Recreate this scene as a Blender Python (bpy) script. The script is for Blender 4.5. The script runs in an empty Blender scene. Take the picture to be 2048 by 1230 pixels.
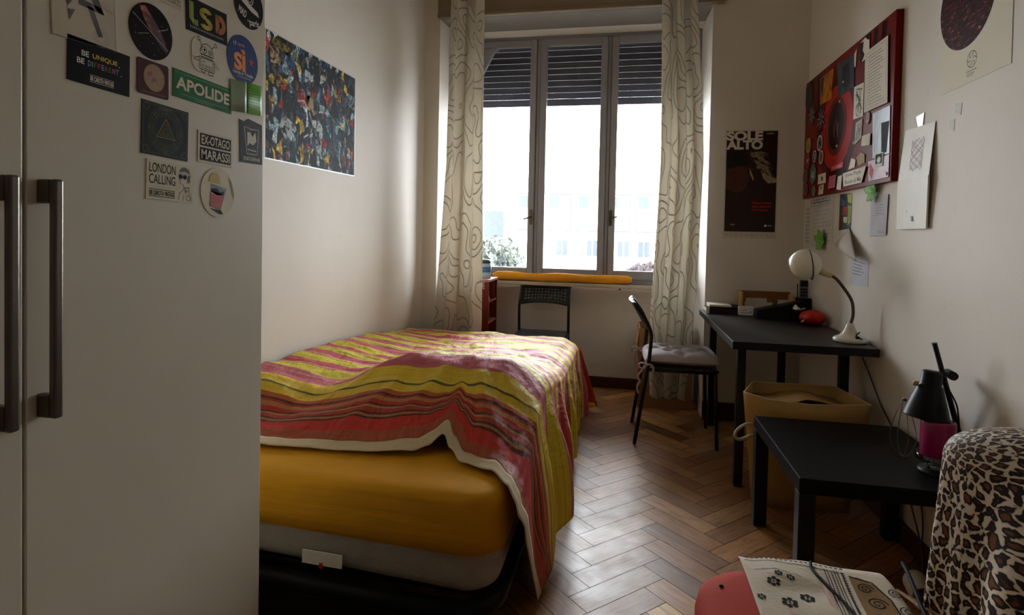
import bpy, bmesh, math, random
from mathutils import Vector, Matrix, noise, Euler
random.seed(7)
C = bpy.context.scene.collection
SC = bpy.context.scene
R = math.radians
PI = math.pi

# ------------------------------------------------------------------ camera, sky, exposure
cam_d = bpy.data.cameras.new('camera')
cam = bpy.data.objects.new('camera', cam_d); C.objects.link(cam)
cam_d.sensor_width = 36.0
cam_d.lens = 36.0 * 1157.0 / 2048.0
cam_d.shift_x = (1024.0 - 1010.0) / 2048.0
cam_d.shift_y = (496.0 - 615.0) / 2048.0
cam_d.clip_start = 0.02
YAW, PITCH, ROLL = R(-11.57), R(1.43), R(-1.2)
_f = Vector((math.sin(YAW)*math.cos(PITCH), math.cos(YAW)*math.cos(PITCH), -math.sin(PITCH)))
_r = Vector((math.cos(YAW), -math.sin(YAW), 0)); _d = _f.cross(_r)
_r2 = math.cos(ROLL)*_r + math.sin(ROLL)*_d; _d2 = -math.sin(ROLL)*_r + math.cos(ROLL)*_d
_m = Matrix((_r2, -_d2, -_f)).transposed().to_4x4(); _m.translation = Vector((0, 0, 1.2))
cam.matrix_world = _m
SC.camera = cam

world = bpy.data.worlds.new('overcast_sky'); SC.world = world; world.use_nodes = True
wn = world.node_tree.nodes; wn.clear()
w_out = wn.new('ShaderNodeOutputWorld'); w_bg = wn.new('ShaderNodeBackground')
w_bg.inputs['Color'].default_value = (0.945, 0.98, 1.04, 1); w_bg.inputs['Strength'].default_value = 26.0
world.node_tree.links.new(w_bg.outputs[0], w_out.inputs[0])
pd = bpy.data.lights.new('window_portal', 'AREA'); pd.shape = 'RECTANGLE'; pd.size = 1.9; pd.size_y = 2.0
pd.cycles.is_portal = True
po = bpy.data.objects.new('window_portal', pd); C.objects.link(po)
po.location = (-0.37, 4.74, 1.82); po.rotation_euler = (R(-90), 0, 0)

vs = SC.view_settings
vs.view_transform = 'Standard'; vs.look = 'None'; vs.gamma = 1.0; vs.use_curve_mapping = False
vs.exposure = 0.0
SC.cycles.max_bounces = 10; SC.cycles.diffuse_bounces = 6; SC.cycles.transparent_max_bounces = 12
SC.cycles.sample_clamp_indirect = 6.0
SC.cycles.use_denoising = True

# ------------------------------------------------------------------ materials
def S(h):
    h = h.lstrip('#')
    o = []
    for i in (0, 2, 4):
        c = int(h[i:i+2], 16)/255.0
        o.append(c/12.92 if c <= 0.04045 else ((c+0.055)/1.055)**2.4)
    return tuple(o)
MATS = {}
def N(nt, t, **kw):
    n = nt.nodes.new(t)
    for k, v in kw.items():
        if k.startswith('i_'):
            n.inputs[k[2:].replace('_', ' ')].default_value = v
        else:
            setattr(n, k, v)
    return n
def pm(name, col, rough=0.6, var=0.06, scale=12.0, bump=0.0, bscale=60.0, metal=0.0, spec=0.22, coat=0.0, sheen=0.0, transl=0.0, coord='Object'):
    if name in MATS: return MATS[name]
    if isinstance(col, str): col = S(col)
    m = bpy.data.materials.new(name); m.use_nodes = True; nt = m.node_tree
    b = nt.nodes['Principled BSDF']; L = nt.links.new
    b.inputs['Roughness'].default_value = rough; b.inputs['Metallic'].default_value = metal
    b.inputs['Specular IOR Level'].default_value = spec; b.inputs['Coat Weight'].default_value = coat
    b.inputs['Coat Roughness'].default_value = 0.15
    b.inputs['Sheen Weight'].default_value = sheen
    tc = N(nt, 'ShaderNodeTexCoord'); nz = N(nt, 'ShaderNodeTexNoise', i_Scale=scale, i_Detail=4.0)
    L(tc.outputs[coord], nz.inputs['Vector'])
    mx = N(nt, 'ShaderNodeMix', data_type='RGBA')
    mx.inputs[6].default_value = tuple(max(0, c*(1-var*2)) for c in col) + (1,)
    mx.inputs[7].default_value = tuple(min(1, c*(1+var*2)) for c in col) + (1,)
    L(nz.outputs['Fac'], mx.inputs[0]); L(mx.outputs[2], b.inputs['Base Color'])
    if bump > 0:
        n2 = N(nt, 'ShaderNodeTexNoise', i_Scale=bscale, i_Detail=5.0); L(tc.outputs[coord], n2.inputs['Vector'])
        bp = N(nt, 'ShaderNodeBump', i_Strength=bump, i_Distance=0.004); L(n2.outputs['Fac'], bp.inputs['Height']); L(bp.outputs[0], b.inputs['Normal'])
    if transl > 0:
        tr = N(nt, 'ShaderNodeBsdfTranslucent'); L(mx.outputs[2], tr.inputs['Color'])
        ms = N(nt, 'ShaderNodeMixShader'); ms.inputs[0].default_value = transl
        L(b.outputs[0], ms.inputs[1]); L(tr.outputs[0], ms.inputs[2]); L(ms.outputs[0], nt.nodes['Material Output'].inputs['Surface'])
    MATS[name] = m
    return m
def ramp(nt, stops, interp='LINEAR'):
    r = nt.nodes.new('ShaderNodeValToRGB'); cr = r.color_ramp; cr.interpolation = interp
    while len(cr.elements) > 1: cr.elements.remove(cr.elements[-1])
    cr.elements[0].position = stops[0][0]; cr.elements[0].color = tuple(stops[0][1]) + (1,)
    for p, c in stops[1:]:
        e = cr.elements.new(p); e.color = tuple(c) + (1,)
    return r

def wall_material():
    m = bpy.data.materials.new('cream_wall_paint'); m.use_nodes = True; nt = m.node_tree; L = nt.links.new
    b = nt.nodes['Principled BSDF']; b.inputs['Roughness'].default_value = 0.62; b.inputs['Specular IOR Level'].default_value = 0.35
    tc = N(nt, 'ShaderNodeTexCoord')
    n1 = N(nt, 'ShaderNodeTexNoise', i_Scale=1.6, i_Detail=5.0, i_Roughness=0.6); L(tc.outputs['Object'], n1.inputs['Vector'])
    r1 = ramp(nt, [(0.3, (0.655, 0.595, 0.52)), (0.7, (0.715, 0.658, 0.58))]); L(n1.outputs['Fac'], r1.inputs[0])
    n2 = N(nt, 'ShaderNodeTexNoise', i_Scale=9.0, i_Detail=8.0, i_Roughness=0.7); L(tc.outputs['Object'], n2.inputs['Vector'])
    r2 = ramp(nt, [(0.62, (1, 1, 1)), (0.75, (0.86, 0.83, 0.78))]); L(n2.outputs['Fac'], r2.inputs[0])
    mu = N(nt, 'ShaderNodeMix', data_type='RGBA', blend_type='MULTIPLY'); mu.inputs[0].default_value = 0.7
    L(r1.outputs[0], mu.inputs[6]); L(r2.outputs[0], mu.inputs[7]); L(mu.outputs[2], b.inputs['Base Color'])
    n3 = N(nt, 'ShaderNodeTexNoise', i_Scale=70.0, i_Detail=3.0); L(tc.outputs['Object'], n3.inputs['Vector'])
    bp = N(nt, 'ShaderNodeBump', i_Strength=0.12, i_Distance=0.003); L(n3.outputs['Fac'], bp.inputs['Height']); L(bp.outputs[0], b.inputs['Normal'])
    return m
M_WALL = wall_material()
M_CEIL = pm('ceiling_paint', (0.72, 0.68, 0.6), 0.8)
M_GREYPAINT = pm('grey_window_paint', '#918d8f', 0.5, 0.04, 8)
M_PELMET = pm('brown_pelmet_paint', '#857560', 0.5, 0.05, 6)
M_BASE = pm('dark_brown_baseboard_wood', '#4a2b1a', 0.4, 0.2, 20)
M_BLACK = pm('black_wood_veneer', (0.007, 0.0065, 0.0065), 0.42, 0.15, 30, spec=0.22)
M_BLKM = pm('black_metal_paint', (0.012, 0.012, 0.012), 0.38, 0.1)
M_BLKP = pm('black_plastic', (0.015, 0.016, 0.016), 0.35, 0.1)
M_WARD = pm('cream_wardrobe_laminate', (0.70, 0.65, 0.535), 0.36, 0.03, 3, spec=0.45)
M_STEEL = pm('brushed_steel', (0.15, 0.13, 0.115), 0.34, 0.1, 40, metal=1.0)
M_WHITEP = pm('white_paper', '#e6e0d2', 0.7, 0.03, 20)
M_GREYP = pm('greyish_paper', '#c9c4bb', 0.7, 0.03, 20)
M_INK = pm('black_ink', (0.010, 0.010, 0.010), 0.6, 0.02, spec=.08)
M_GINK = pm('grey_ink', (0.13, 0.13, 0.13), 0.6, 0.1)
M_LINK = pm('light_grey_ink', (0.36, 0.35, 0.33), 0.6, 0.1)
M_CREAMINK = pm('cream_ink', '#e4dcc0', 0.55, 0.03)
M_RED = pm('red_ink', '#c02020', 0.5, 0.06)
M_YEL = pm('yellow_ink', '#e2c23a', 0.5, 0.06)
M_ORA = pm('orange_ink', '#f08a1c', 0.5, 0.06)
M_BLUE = pm('blue_ink', '#2c4c8c', 0.5, 0.06)
M_LBLUE = pm('pale_blue_ink', '#6fa3c4', 0.5, 0.08)
M_GREEN = pm('green_ink', '#1f7a36', 0.5, 0.06)
M_PINK = pm('pink_ink', '#d25a78', 0.5, 0.08)
M_GOLD = pm('gold_ink', '#a8923a', 0.4, 0.1)
M_GLOSSBLK = pm('glossy_black_vinyl', (0.007, 0.007, 0.008), 0.4, 0.1, spec=.08)
def glass(name, tint=(1, 1, 1), gl=0.08):
    m = bpy.data.materials.new(name); m.use_nodes = True; nt = m.node_tree; nt.nodes.remove(nt.nodes['Principled BSDF']); L = nt.links.new
    t = N(nt, 'ShaderNodeBsdfTransparent'); t.inputs[0].default_value = tint + (1,)
    g = N(nt, 'ShaderNodeBsdfGlossy'); g.inputs['Roughness'].default_value = 0.03
    f = N(nt, 'ShaderNodeFresnel', i_IOR=1.45); ms = N(nt, 'ShaderNodeMixShader')
    L(f.outputs[0], ms.inputs[0]); L(t.outputs[0], ms.inputs[1]); L(g.outputs[0], ms.inputs[2]); L(ms.outputs[0], nt.nodes['Material Output'].inputs['Surface'])
    return m
M_PANE = glass('window_glass', (0.96, 0.98, 0.98))
M_CLEAR = glass('clear_glass', (0.86, 0.9, 0.9))
M_FILM = glass('clear_plastic_film', (0.9, 0.9, 0.88))

# ------------------------------------------------------------------ mesh helpers
ORG = {}
class MB:
    def __init__(s): s.bm = bmesh.new(); s.mi = 0
    def face(s, pts):
        vs_ = [s.bm.verts.new(p) for p in pts]
        try:
            f = s.bm.faces.new(vs_); f.material_index = s.mi; return f
        except ValueError: return None
    def box(s, x0, x1, y0, y1, z0, z1, mat=None):
        r = bmesh.ops.create_cube(s.bm, size=1.0)
        mt = Matrix.Translation(((x0+x1)/2, (y0+y1)/2, (z0+z1)/2)) @ Matrix.Diagonal((abs(x1-x0), abs(y1-y0), abs(z1-z0), 1))
        if mat is not None: mt = mat @ mt
        bmesh.ops.transform(s.bm, matrix=mt, verts=r['verts'])
        for f in set(f for v in r['verts'] for f in v.link_faces): f.material_index = s.mi
        return s
    def prism(s, pts, vec):
        vec = Vector(vec); a = [s.bm.verts.new(Vector(p)) for p in pts]; b = [s.bm.verts.new(Vector(p)+vec) for p in pts]
        n = len(pts)
        fs = [s.bm.faces.new(a), s.bm.faces.new(b[::-1])]
        for i in range(n): fs.append(s.bm.faces.new((a[i], b[i], b[(i+1) % n], a[(i+1) % n])))
        for f in fs: f.material_index = s.mi
        return s
    def tube(s, path, r, seg=10, close=False, cap=True):
        path = [Vector(p) for p in path]; n = len(path); rings = []
        up = None
        for i, p in enumerate(path):
            if close: t = (path[(i+1) % n]-path[i-1])
            else: t = (path[min(i+1, n-1)]-path[max(i-1, 0)])
            t.normalize()
            if up is None:
                up = Vector((0, 0, 1)) if abs(t.z) < 0.9 else Vector((1, 0, 0))
            a = up - t*up.dot(t)
            if a.length < 1e-4: a = Vector((0, 1, 0)) - t*t.y
            a.normalize(); b = t.cross(a); up = a
            rr = r[i] if isinstance(r, (list, tuple)) else r
            rings.append([s.bm.verts.new(p + (a*math.cos(2*PI*k/seg) + b*math.sin(2*PI*k/seg))*rr) for k in range(seg)])
        m = n if close else n-1
        for i in range(m):
            A, B = rings[i], rings[(i+1) % n]
            for k in range(seg):
                f = s.bm.faces.new((A[k], A[(k+1) % seg], B[(k+1) % seg], B[k])); f.material_index = s.mi; f.smooth = True
        if cap and not close:
            for rg in (rings[0], rings[-1]):
                try: s.bm.faces.new(rg).material_index = s.mi
                except ValueError: pass
        return s
    def lathe(s, prof, c=(0, 0, 0), seg=32, mat=None):
        c = Vector(c); rings = []
        for r, z in prof:
            if r < 1e-5: rings.append([s.bm.verts.new((0, 0, z))])
            else: rings.append([s.bm.verts.new((r*math.cos(2*PI*k/seg), r*math.sin(2*PI*k/seg), z)) for k in range(seg)])
        new = [v for rg in rings for v in rg]
        for A, B in zip(rings, rings[1:]):
            for k in range(seg):
                q = [A[k % len(A)], A[(k+1) % len(A)], B[(k+1) % len(B)], B[k % len(B)]]
                q2 = []
                for v in q:
                    if v not in q2: q2.append(v)
                if len(q2) > 2:
                    try:
                        f = s.bm.faces.new(q2); f.smooth = True; f.material_index = s.mi
                    except ValueError: pass
        mt = Matrix.Translation(c) @ (mat if mat is not None else Matrix.Identity(4))
        bmesh.ops.transform(s.bm, matrix=mt, verts=new)
        return s
    def grid(s, fn, nu, nv, smooth=True, uv=None, skip=None, wrap=False):
        V = [[s.bm.verts.new(fn(i/nu, j/nv)) for j in range(nv+1)] for i in range(nu+(0 if wrap else 1))]
        lay = s.bm.loops.layers.uv.verify() if uv else None
        for i in range(nu):
            for j in range(nv):
                if skip and skip(i, j): continue
                i2 = (i+1) % nu if wrap else i+1
                f = s.bm.faces.new((V[i][j], V[i2][j], V[i2][j+1], V[i][j+1])); f.smooth = smooth; f.material_index = s.mi
                if lay:
                    for lp, (a, b) in zip(f.loops, ((i, j), (i+1, j), (i+1, j+1), (i, j+1))):
                        lp[lay].uv = uv(a/nu, b/nv)
        return s
    def go(s, name, mat, parent=None, bevel=0.0, solid=0.0, smooth=False, recalc=True, bseg=2, subsurf=0):
        bm = s.bm
        if recalc: bmesh.ops.recalc_face_normals(bm, faces=bm.faces)
        if smooth:
            for f in bm.faces: f.smooth = True
        if parent is not None: o0 = ORG[parent.name]
        else:
            lo = [min(v.co[k] for v in bm.verts) for k in range(3)]; hi = [max(v.co[k] for v in bm.verts) for k in range(3)]
            o0 = Vector(((lo[0]+hi[0])/2, (lo[1]+hi[1])/2, lo[2]))
        bmesh.ops.translate(bm, vec=-o0, verts=bm.verts)
        me = bpy.data.meshes.new(name); bm.to_mesh(me); bm.free()
        for m in (mat if isinstance(mat, (list, tuple)) else [mat]): me.materials.append(m)
        ob = bpy.data.objects.new(name, me); C.objects.link(ob)
        if parent is not None: ob.parent = parent
        else: ob.location = o0
        ORG[ob.name] = o0.copy()
        if subsurf:
            q = ob.modifiers.new('sub', 'SUBSURF'); q.levels = subsurf; q.render_levels = subsurf
        if solid:
            q = ob.modifiers.new('solid', 'SOLIDIFY'); q.thickness = solid; q.offset = 0
        if bevel:
            q = ob.modifiers.new('bevel', 'BEVEL'); q.width = bevel; q.segments = bseg; q.limit_method = 'ANGLE'; q.angle_limit = R(40)
        return ob
def tag(o, label=None, cat=None, group=None, kind=None):
    if label: o['label'] = label
    if cat: o['category'] = cat
    if group: o['group'] = group
    if kind: o['kind'] = kind
    return o
def thing(name, label, cat, loc, group=None):
    o = bpy.data.objects.new(name, None); C.objects.link(o); o.location = loc; o.empty_display_size = 0.05
    ORG[o.name] = Vector(loc)
    return tag(o, label, cat, group)
def struct(o, label=None): return tag(o, label, None, None, 'structure')
def copy_tree(o, loc, rotz, label):
    c = o.copy(); C.objects.link(c); c.location = loc; c.rotation_euler = (0, 0, rotz); c['label'] = label
    for ch in o.children:
        d = ch.copy(); C.objects.link(d); d.parent = c
        for g in ch.children:
            e = g.copy(); C.objects.link(e); e.parent = d
    return c
def lerp_tab(tab, z):
    tab = sorted(tab)
    if z <= tab[0][0]: return tab[0][1:]
    for a, b in zip(tab, tab[1:]):
        if z <= b[0]:
            t = (z-a[0])/(b[0]-a[0]); return tuple(p+(q-p)*t for p, q in zip(a[1:], b[1:]))
    return tab[-1][1:]
def bez(pts, n=12):
    """smooth path through points (Catmull-Rom)"""
    P = [Vector(p) for p in pts]; P = [P[0]*2-P[1]] + P + [P[-1]*2-P[-2]]; out = []
    for i in range(1, len(P)-2):
        for k in range(n):
            t = k/n; a, b, c, d = P[i-1], P[i], P[i+1], P[i+2]
            out.append(0.5*((2*b) + (c-a)*t + (2*a-5*b+4*c-d)*t*t + (3*b-a-3*c+d)*t**3))
    out.append(P[-2]); return out
def sm(a, b, x):
    t = max(0.0, min(1.0, (x-a)/(b-a))); return t*t*(3-2*t)

# flat printing on a surface: a frame with origin o, right u, up v, outward n
class Fr:
    def __init__(s, o, u, v, ang=0.0):
        u, v = Vector(u), Vector(v); a = R(ang)
        s.o = Vector(o); s.u = u*math.cos(a)+v*math.sin(a); s.v = -u*math.sin(a)+v*math.cos(a); s.n = s.u.cross(s.v)
    def p(s, x, y, h=0.0): return s.o + s.u*x + s.v*y + s.n*h
def plate(fr, pts, th, name, mat, parent=None, h0=0.0):
    m = MB(); m.prism([fr.p(x, y, h0) for x, y in pts], fr.n*th)
    return m.go(name, mat, parent)
def rect(w, h, r=0.0, cx=0, cy=0, seg=5):
    if r <= 0: return [(cx-w/2, cy-h/2), (cx+w/2, cy-h/2), (cx+w/2, cy+h/2), (cx-w/2, cy+h/2)]
    out = []
    for (sx, sy, a0) in ((1, -1, -90), (1, 1, 0), (-1, 1, 90), (-1, -1, 180)):
        for k in range(seg+1):
            a = R(a0+90*k/seg); out.append((cx+sx*(w/2-r)+r*math.cos(a), cy+sy*(h/2-r)+r*math.sin(a)))
    return out
def circ(r, cx=0, cy=0, ry=None, seg=32, a0=0): return [(cx+r*math.cos(2*PI*k/seg+a0), cy+(ry or r)*math.sin(2*PI*k/seg+a0)) for k in range(seg)]
def star(r1, r2, n, cx=0, cy=0): return [(cx+(r1 if k % 2 == 0 else r2)*math.cos(PI*k/n+PI/2), cy+(r1 if k % 2 == 0 else r2)*math.sin(PI*k/n+PI/2)) for k in range(2*n)]
class Ink:
    """flat shapes of one colour printed on a frame, one mesh"""
    def __init__(s, fr, h): s.fr, s.h, s.m = fr, h, MB()
    def poly(s, pts): s.m.face([s.fr.p(x, y, s.h) for x, y in pts]); return s
    def line(s, pts, w, close=False):
        P = [Vector((x, y)) for x, y in pts]; n = len(P)
        L_, R_ = [], []
        for i in range(n):
            if close: t = P[(i+1) % n]-P[i-1]
            else: t = P[min(i+1, n-1)]-P[max(i-1, 0)]
            if t.length < 1e-9: t = Vector((1, 0))
            t.normalize(); q = Vector((-t.y, t.x))*w/2
            L_.append(P[i]+q); R_.append(P[i]-q)
        for i in range(n if close else n-1):
            j = (i+1) % n
            s.poly([L_[i], R_[i], R_[j], L_[j]])
        return s
    def ring(s, r, w, cx=0, cy=0, ry=None, seg=32): return s.line(circ(r, cx, cy, ry, seg), w, True)
    def text(s, t, cx, cy, w, h, bold=0.0, shear=0.0, rot=0.0):
        cu = bpy.data.curves.new('lettering', 'FONT'); cu.body = t; cu.size = 1; cu.offset = bold; cu.shear = shear; cu.resolution_u = 4
        ob = bpy.data.objects.new('lettering', cu); C.objects.link(ob)
        me = bpy.data.meshes.new_from_object(ob.evaluated_get(bpy.context.evaluated_depsgraph_get()))
        bpy.data.objects.remove(ob); bpy.data.curves.remove(cu)
        if len(me.vertices) == 0: return s
        xs = [v.co.x for v in me.vertices]; ys = [v.co.y for v in me.vertices]
        x0, x1, y0, y1 = min(xs), max(xs), min(ys), max(ys); a = R(rot)
        vv = []
        for v in me.vertices:
            lx = ((v.co.x-x0)/(x1-x0)-.5)*w; ly = ((v.co.y-y0)/max(1e-6, y1-y0)-.5)*h
            vv.append(s.m.bm.verts.new(s.fr.p(cx+lx*math.cos(a)-ly*math.sin(a), cy+lx*math.sin(a)+ly*math.cos(a), s.h)))
        for p in me.polygons:
            try: s.m.bm.faces.new([vv[i] for i in p.vertices])
            except ValueError: pass
        bpy.data.meshes.remove(me)
        return s
    def scrib(s, cx, cy, w, h):
        """writing too small to read: a row of short strokes"""
        x = cx-w/2
        while x < cx+w/2-h*.3:
            e = min(cx+w/2, x+h*random.choice((.5, .8, 1.1))); k = random.uniform(.7, 1)
            s.poly([(x, cy-h*.5*k), (e, cy-h*.5*k), (e, cy-h*.1*k), (x, cy-h*.1*k)]); s.poly([(x, cy+h*.1), (e*.6+x*.4, cy+h*.1), (e*.6+x*.4, cy+h*.5), (x, cy+h*.5)])
            x = e+h*.35
        return s
    def go(s, name, mat, parent): return s.m.go(name, mat, parent, recalc=False)

# ------------------------------------------------------------------ the room shell
XL, XR, YP, YN, YB, ZC = -1.435, 1.125, 4.0, 4.62, -2.4, 3.15      # side walls, pier face, niche back, rear wall, ceiling
NX0, NX1, NZ = -1.325, 0.535, 2.745                               # window niche sides and soffit
def wall(name, *boxes):
    m = MB()
    for b in boxes: m.box(*b)
    return struct(m.go(name, M_WALL))
wall('wall_left', (XL-.2, XL, YB-.2, YN+.25, -.1, ZC))
wall('wall_right', (XR, XR+.2, YB-.2, YN+.25, -.1, ZC))
wall('wall_rear', (XL, XR, YB-.2, YB, -.1, ZC))
wall('wall_far', (XL, NX0, YP, YN+.25, -.1, ZC), (NX1, XR, YP, YN+.25, -.1, ZC), (NX0, NX1, YP, YN+.25, NZ+.012, ZC),
     (NX0, NX1, YN, YN+.25, -.1, .80))
d_ = struct(MB().box(-.55, .75, YB+.001, YB+.045, 0, 2.3).go('added_dark_door', pm('added_door_dark_brown', '#4a3322', .5, .15, 6)))  # unseen door added behind the camera, dark to cut bounced light
MB().box(-.47, .06, YB+.046, YB+.055, .2, 2.15).box(.14, .67, YB+.046, YB+.055, .2, 2.15).go('panel', MATS['added_door_dark_brown'], d_)
struct(MB().box(XL-.2, XR+.2, YB-.2, YN+.25, ZC, ZC+.2).go('ceiling', M_CEIL))
# soffit panel under the roller shutter box
struct(MB().prism([(NX0, YP+.0, 2.722), (NX0, YN-.02, 2.775), (NX0, YN-.02, 2.79), (NX0, YP+.0, 2.737)], (NX1-NX0, 0, 0)).go('trim_1', pm('dark_grey_soffit_paint', '#7d776f', .6, .05, 6)), 'grey panel forming the soffit of the window niche')
pel = MB().box(-1.335, 0.60, 3.965, 3.998, 2.722, 2.95).box(-1.335, 0.60, 3.955, 3.965, 2.722, 2.75)
struct(pel.go('trim_2', M_PELMET, bevel=.004), 'brown board across the top of the window niche')
for nm, b in (('baseboard_left', (XL, XL+.014, 1.2, YP, 0, .085)), ('baseboard_right', (XR-.014, XR, YB, YP, 0, .085)),
              ('baseboard_far_left', (XL, NX0, YP-.014, YP, 0, .085)), ('baseboard_far_right', (NX1, XR-.014, YP-.014, YP, 0, .12)),
              ('baseboard_niche', (NX0, NX1, YN-.014, YN, 0, .085))):
    struct(MB().box(*b).go(nm, M_BASE, bevel=.004))

# ------------------------------------------------------------------ herringbone parquet
def parquet():
    W, Ln = .0955, .3536
    rot = Matrix.Rotation(R(45), 4, 'Z')
    bm = bmesh.new(); uvl = bm.loops.layers.uv.verify(); cl = bm.loops.layers.float_color.new('plank')
    shades = [S('#9c6c3e'), S('#8a5c34'), S('#a87a46'), S('#7c5230'), S('#bd8d4e'), S('#936638'), S('#6a4526'), S('#a0764c'), S('#cc9f5e')]
    wts = [8, 7, 6, 3, 2, 8, .6, 6, 1]
    ox, oy = -.083, 2.235
    def plank(x, y, w, h):
        g = .0012
        P = [(x+g, y+g), (x+w-g, y+g), (x+w-g, y+h-g), (x+g, y+h-g)]
        v = [bm.verts.new((rot @ Vector((a, b, 0))) + Vector((ox, oy, 0))) for a, b in P]
        f = bm.faces.new(v); col = random.choices(shades, wts)[0]; k = random.uniform(.92, 1.32); u0, v0 = random.uniform(0, 50), random.uniform(0, 50)
        horiz = w > h
        for lp, (a, b) in zip(f.loops, P):
            lp[cl] = (col[0]*k, col[1]*k, col[2]*k, 1)
            lp[uvl].uv = ((a-x if horiz else b-y)+u0, (b-y if horiz else a-x)+v0)
    for i in range(-70, 70):
        for j in range(-14, 15):
            x = i*W + j*Ln; y = i*W - j*Ln
            c = (rot @ Vector((x, y, 0))) + Vector((ox, oy, 0))
            if -2.2 < c.x < 1.9 and -3.0 < c.y < 5.3:
                plank(x, y, Ln, W); plank(x, y+W, W, Ln)
    for co, no in (((XL, 0, 0), (-1, 0, 0)), ((XR, 0, 0), (1, 0, 0)), ((0, YB, 0), (0, -1, 0)), ((0, YN, 0), (0, 1, 0))):
        bmesh.ops.bisect_plane(bm, geom=bm.verts[:]+bm.edges[:]+bm.faces[:], plane_co=co, plane_no=no, clear_outer=True)
    n0 = len(bm.faces)
    v = [bm.verts.new(p) for p in ((XL, YB, -.0025), (XR, YB, -.0025), (XR, YN, -.0025), (XL, YN, -.0025))]
    f = bm.faces.new(v); f.material_index = 1
    v = [bm.verts.new(p) for p in ((XL, YB, -.1), (XL, YN, -.1), (XR, YN, -.1), (XR, YB, -.1))]
    f = bm.faces.new(v); f.material_index = 1
    me = bpy.data.meshes.new('floor'); bm.to_mesh(me); bm.free()
    m = bpy.data.materials.new('oak_parquet'); m.use_nodes = True; nt = m.node_tree; L = nt.links.new; b = nt.nodes['Principled BSDF']
    at = N(nt, 'ShaderNodeVertexColor', layer_name='plank'); uv = N(nt, 'ShaderNodeUVMap')
    mp = N(nt, 'ShaderNodeMapping'); mp.inputs['Scale'].default_value = (5, 60, 1); L(uv.outputs[0], mp.inputs[0])
    gz = N(nt, 'ShaderNodeTexNoise', i_Scale=1.6, i_Detail=6.0, i_Distortion=1.2); L(mp.outputs[0], gz.inputs['Vector'])
    gr = ramp(nt, [(0.3, (0.56, 0.50, 0.45)), (0.55, (1, 1, 1)), (0.8, (1.15, 1.12, 1.05))]); L(gz.outputs['Fac'], gr.inputs[0])
    mu = N(nt, 'ShaderNodeMix', data_type='RGBA', blend_type='MULTIPLY'); mu.inputs[0].default_value = 1; L(at.outputs[0], mu.inputs[6]); L(gr.outputs[0], mu.inputs[7])
    tc = N(nt, 'ShaderNodeTexCoord'); wz = N(nt, 'ShaderNodeTexNoise', i_Scale=5.0, i_Detail=6.0, i_Roughness=0.7); L(tc.outputs['Object'], wz.inputs['Vector'])
    wr = ramp(nt, [(0.35, (0.7, 0.68, 0.66)), (0.6, (1, 1, 1))]); L(wz.outputs['Fac'], wr.inputs[0])
    mu2 = N(nt, 'ShaderNodeMix', data_type='RGBA', blend_type='MULTIPLY'); mu2.inputs[0].default_value = .8; L(mu.outputs[2], mu2.inputs[6]); L(wr.outputs[0], mu2.inputs[7])
    L(mu2.outputs[2], b.inputs['Base Color'])
    rr = N(nt, 'ShaderNodeMapRange'); rr.inputs[1].default_value = .3; rr.inputs[2].default_value = .7; rr.inputs[3].default_value = .30; rr.inputs[4].default_value = .50
    L(wz.outputs['Fac'], rr.inputs[0]); L(rr.outputs[0], b.inputs['Roughness'])
    bp = N(nt, 'ShaderNodeBump', i_Strength=.15, i_Distance=.002); L(gz.outputs['Fac'], bp.inputs['Height']); L(bp.outputs[0], b.inputs['Normal'])
    me.materials.append(m); me.materials.append(pm('dark_floor_joint', (0.012, 0.008, 0.005), .9))
    ob = bpy.data.objects.new('floor', me); C.objects.link(ob); struct(ob)
parquet()

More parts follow.
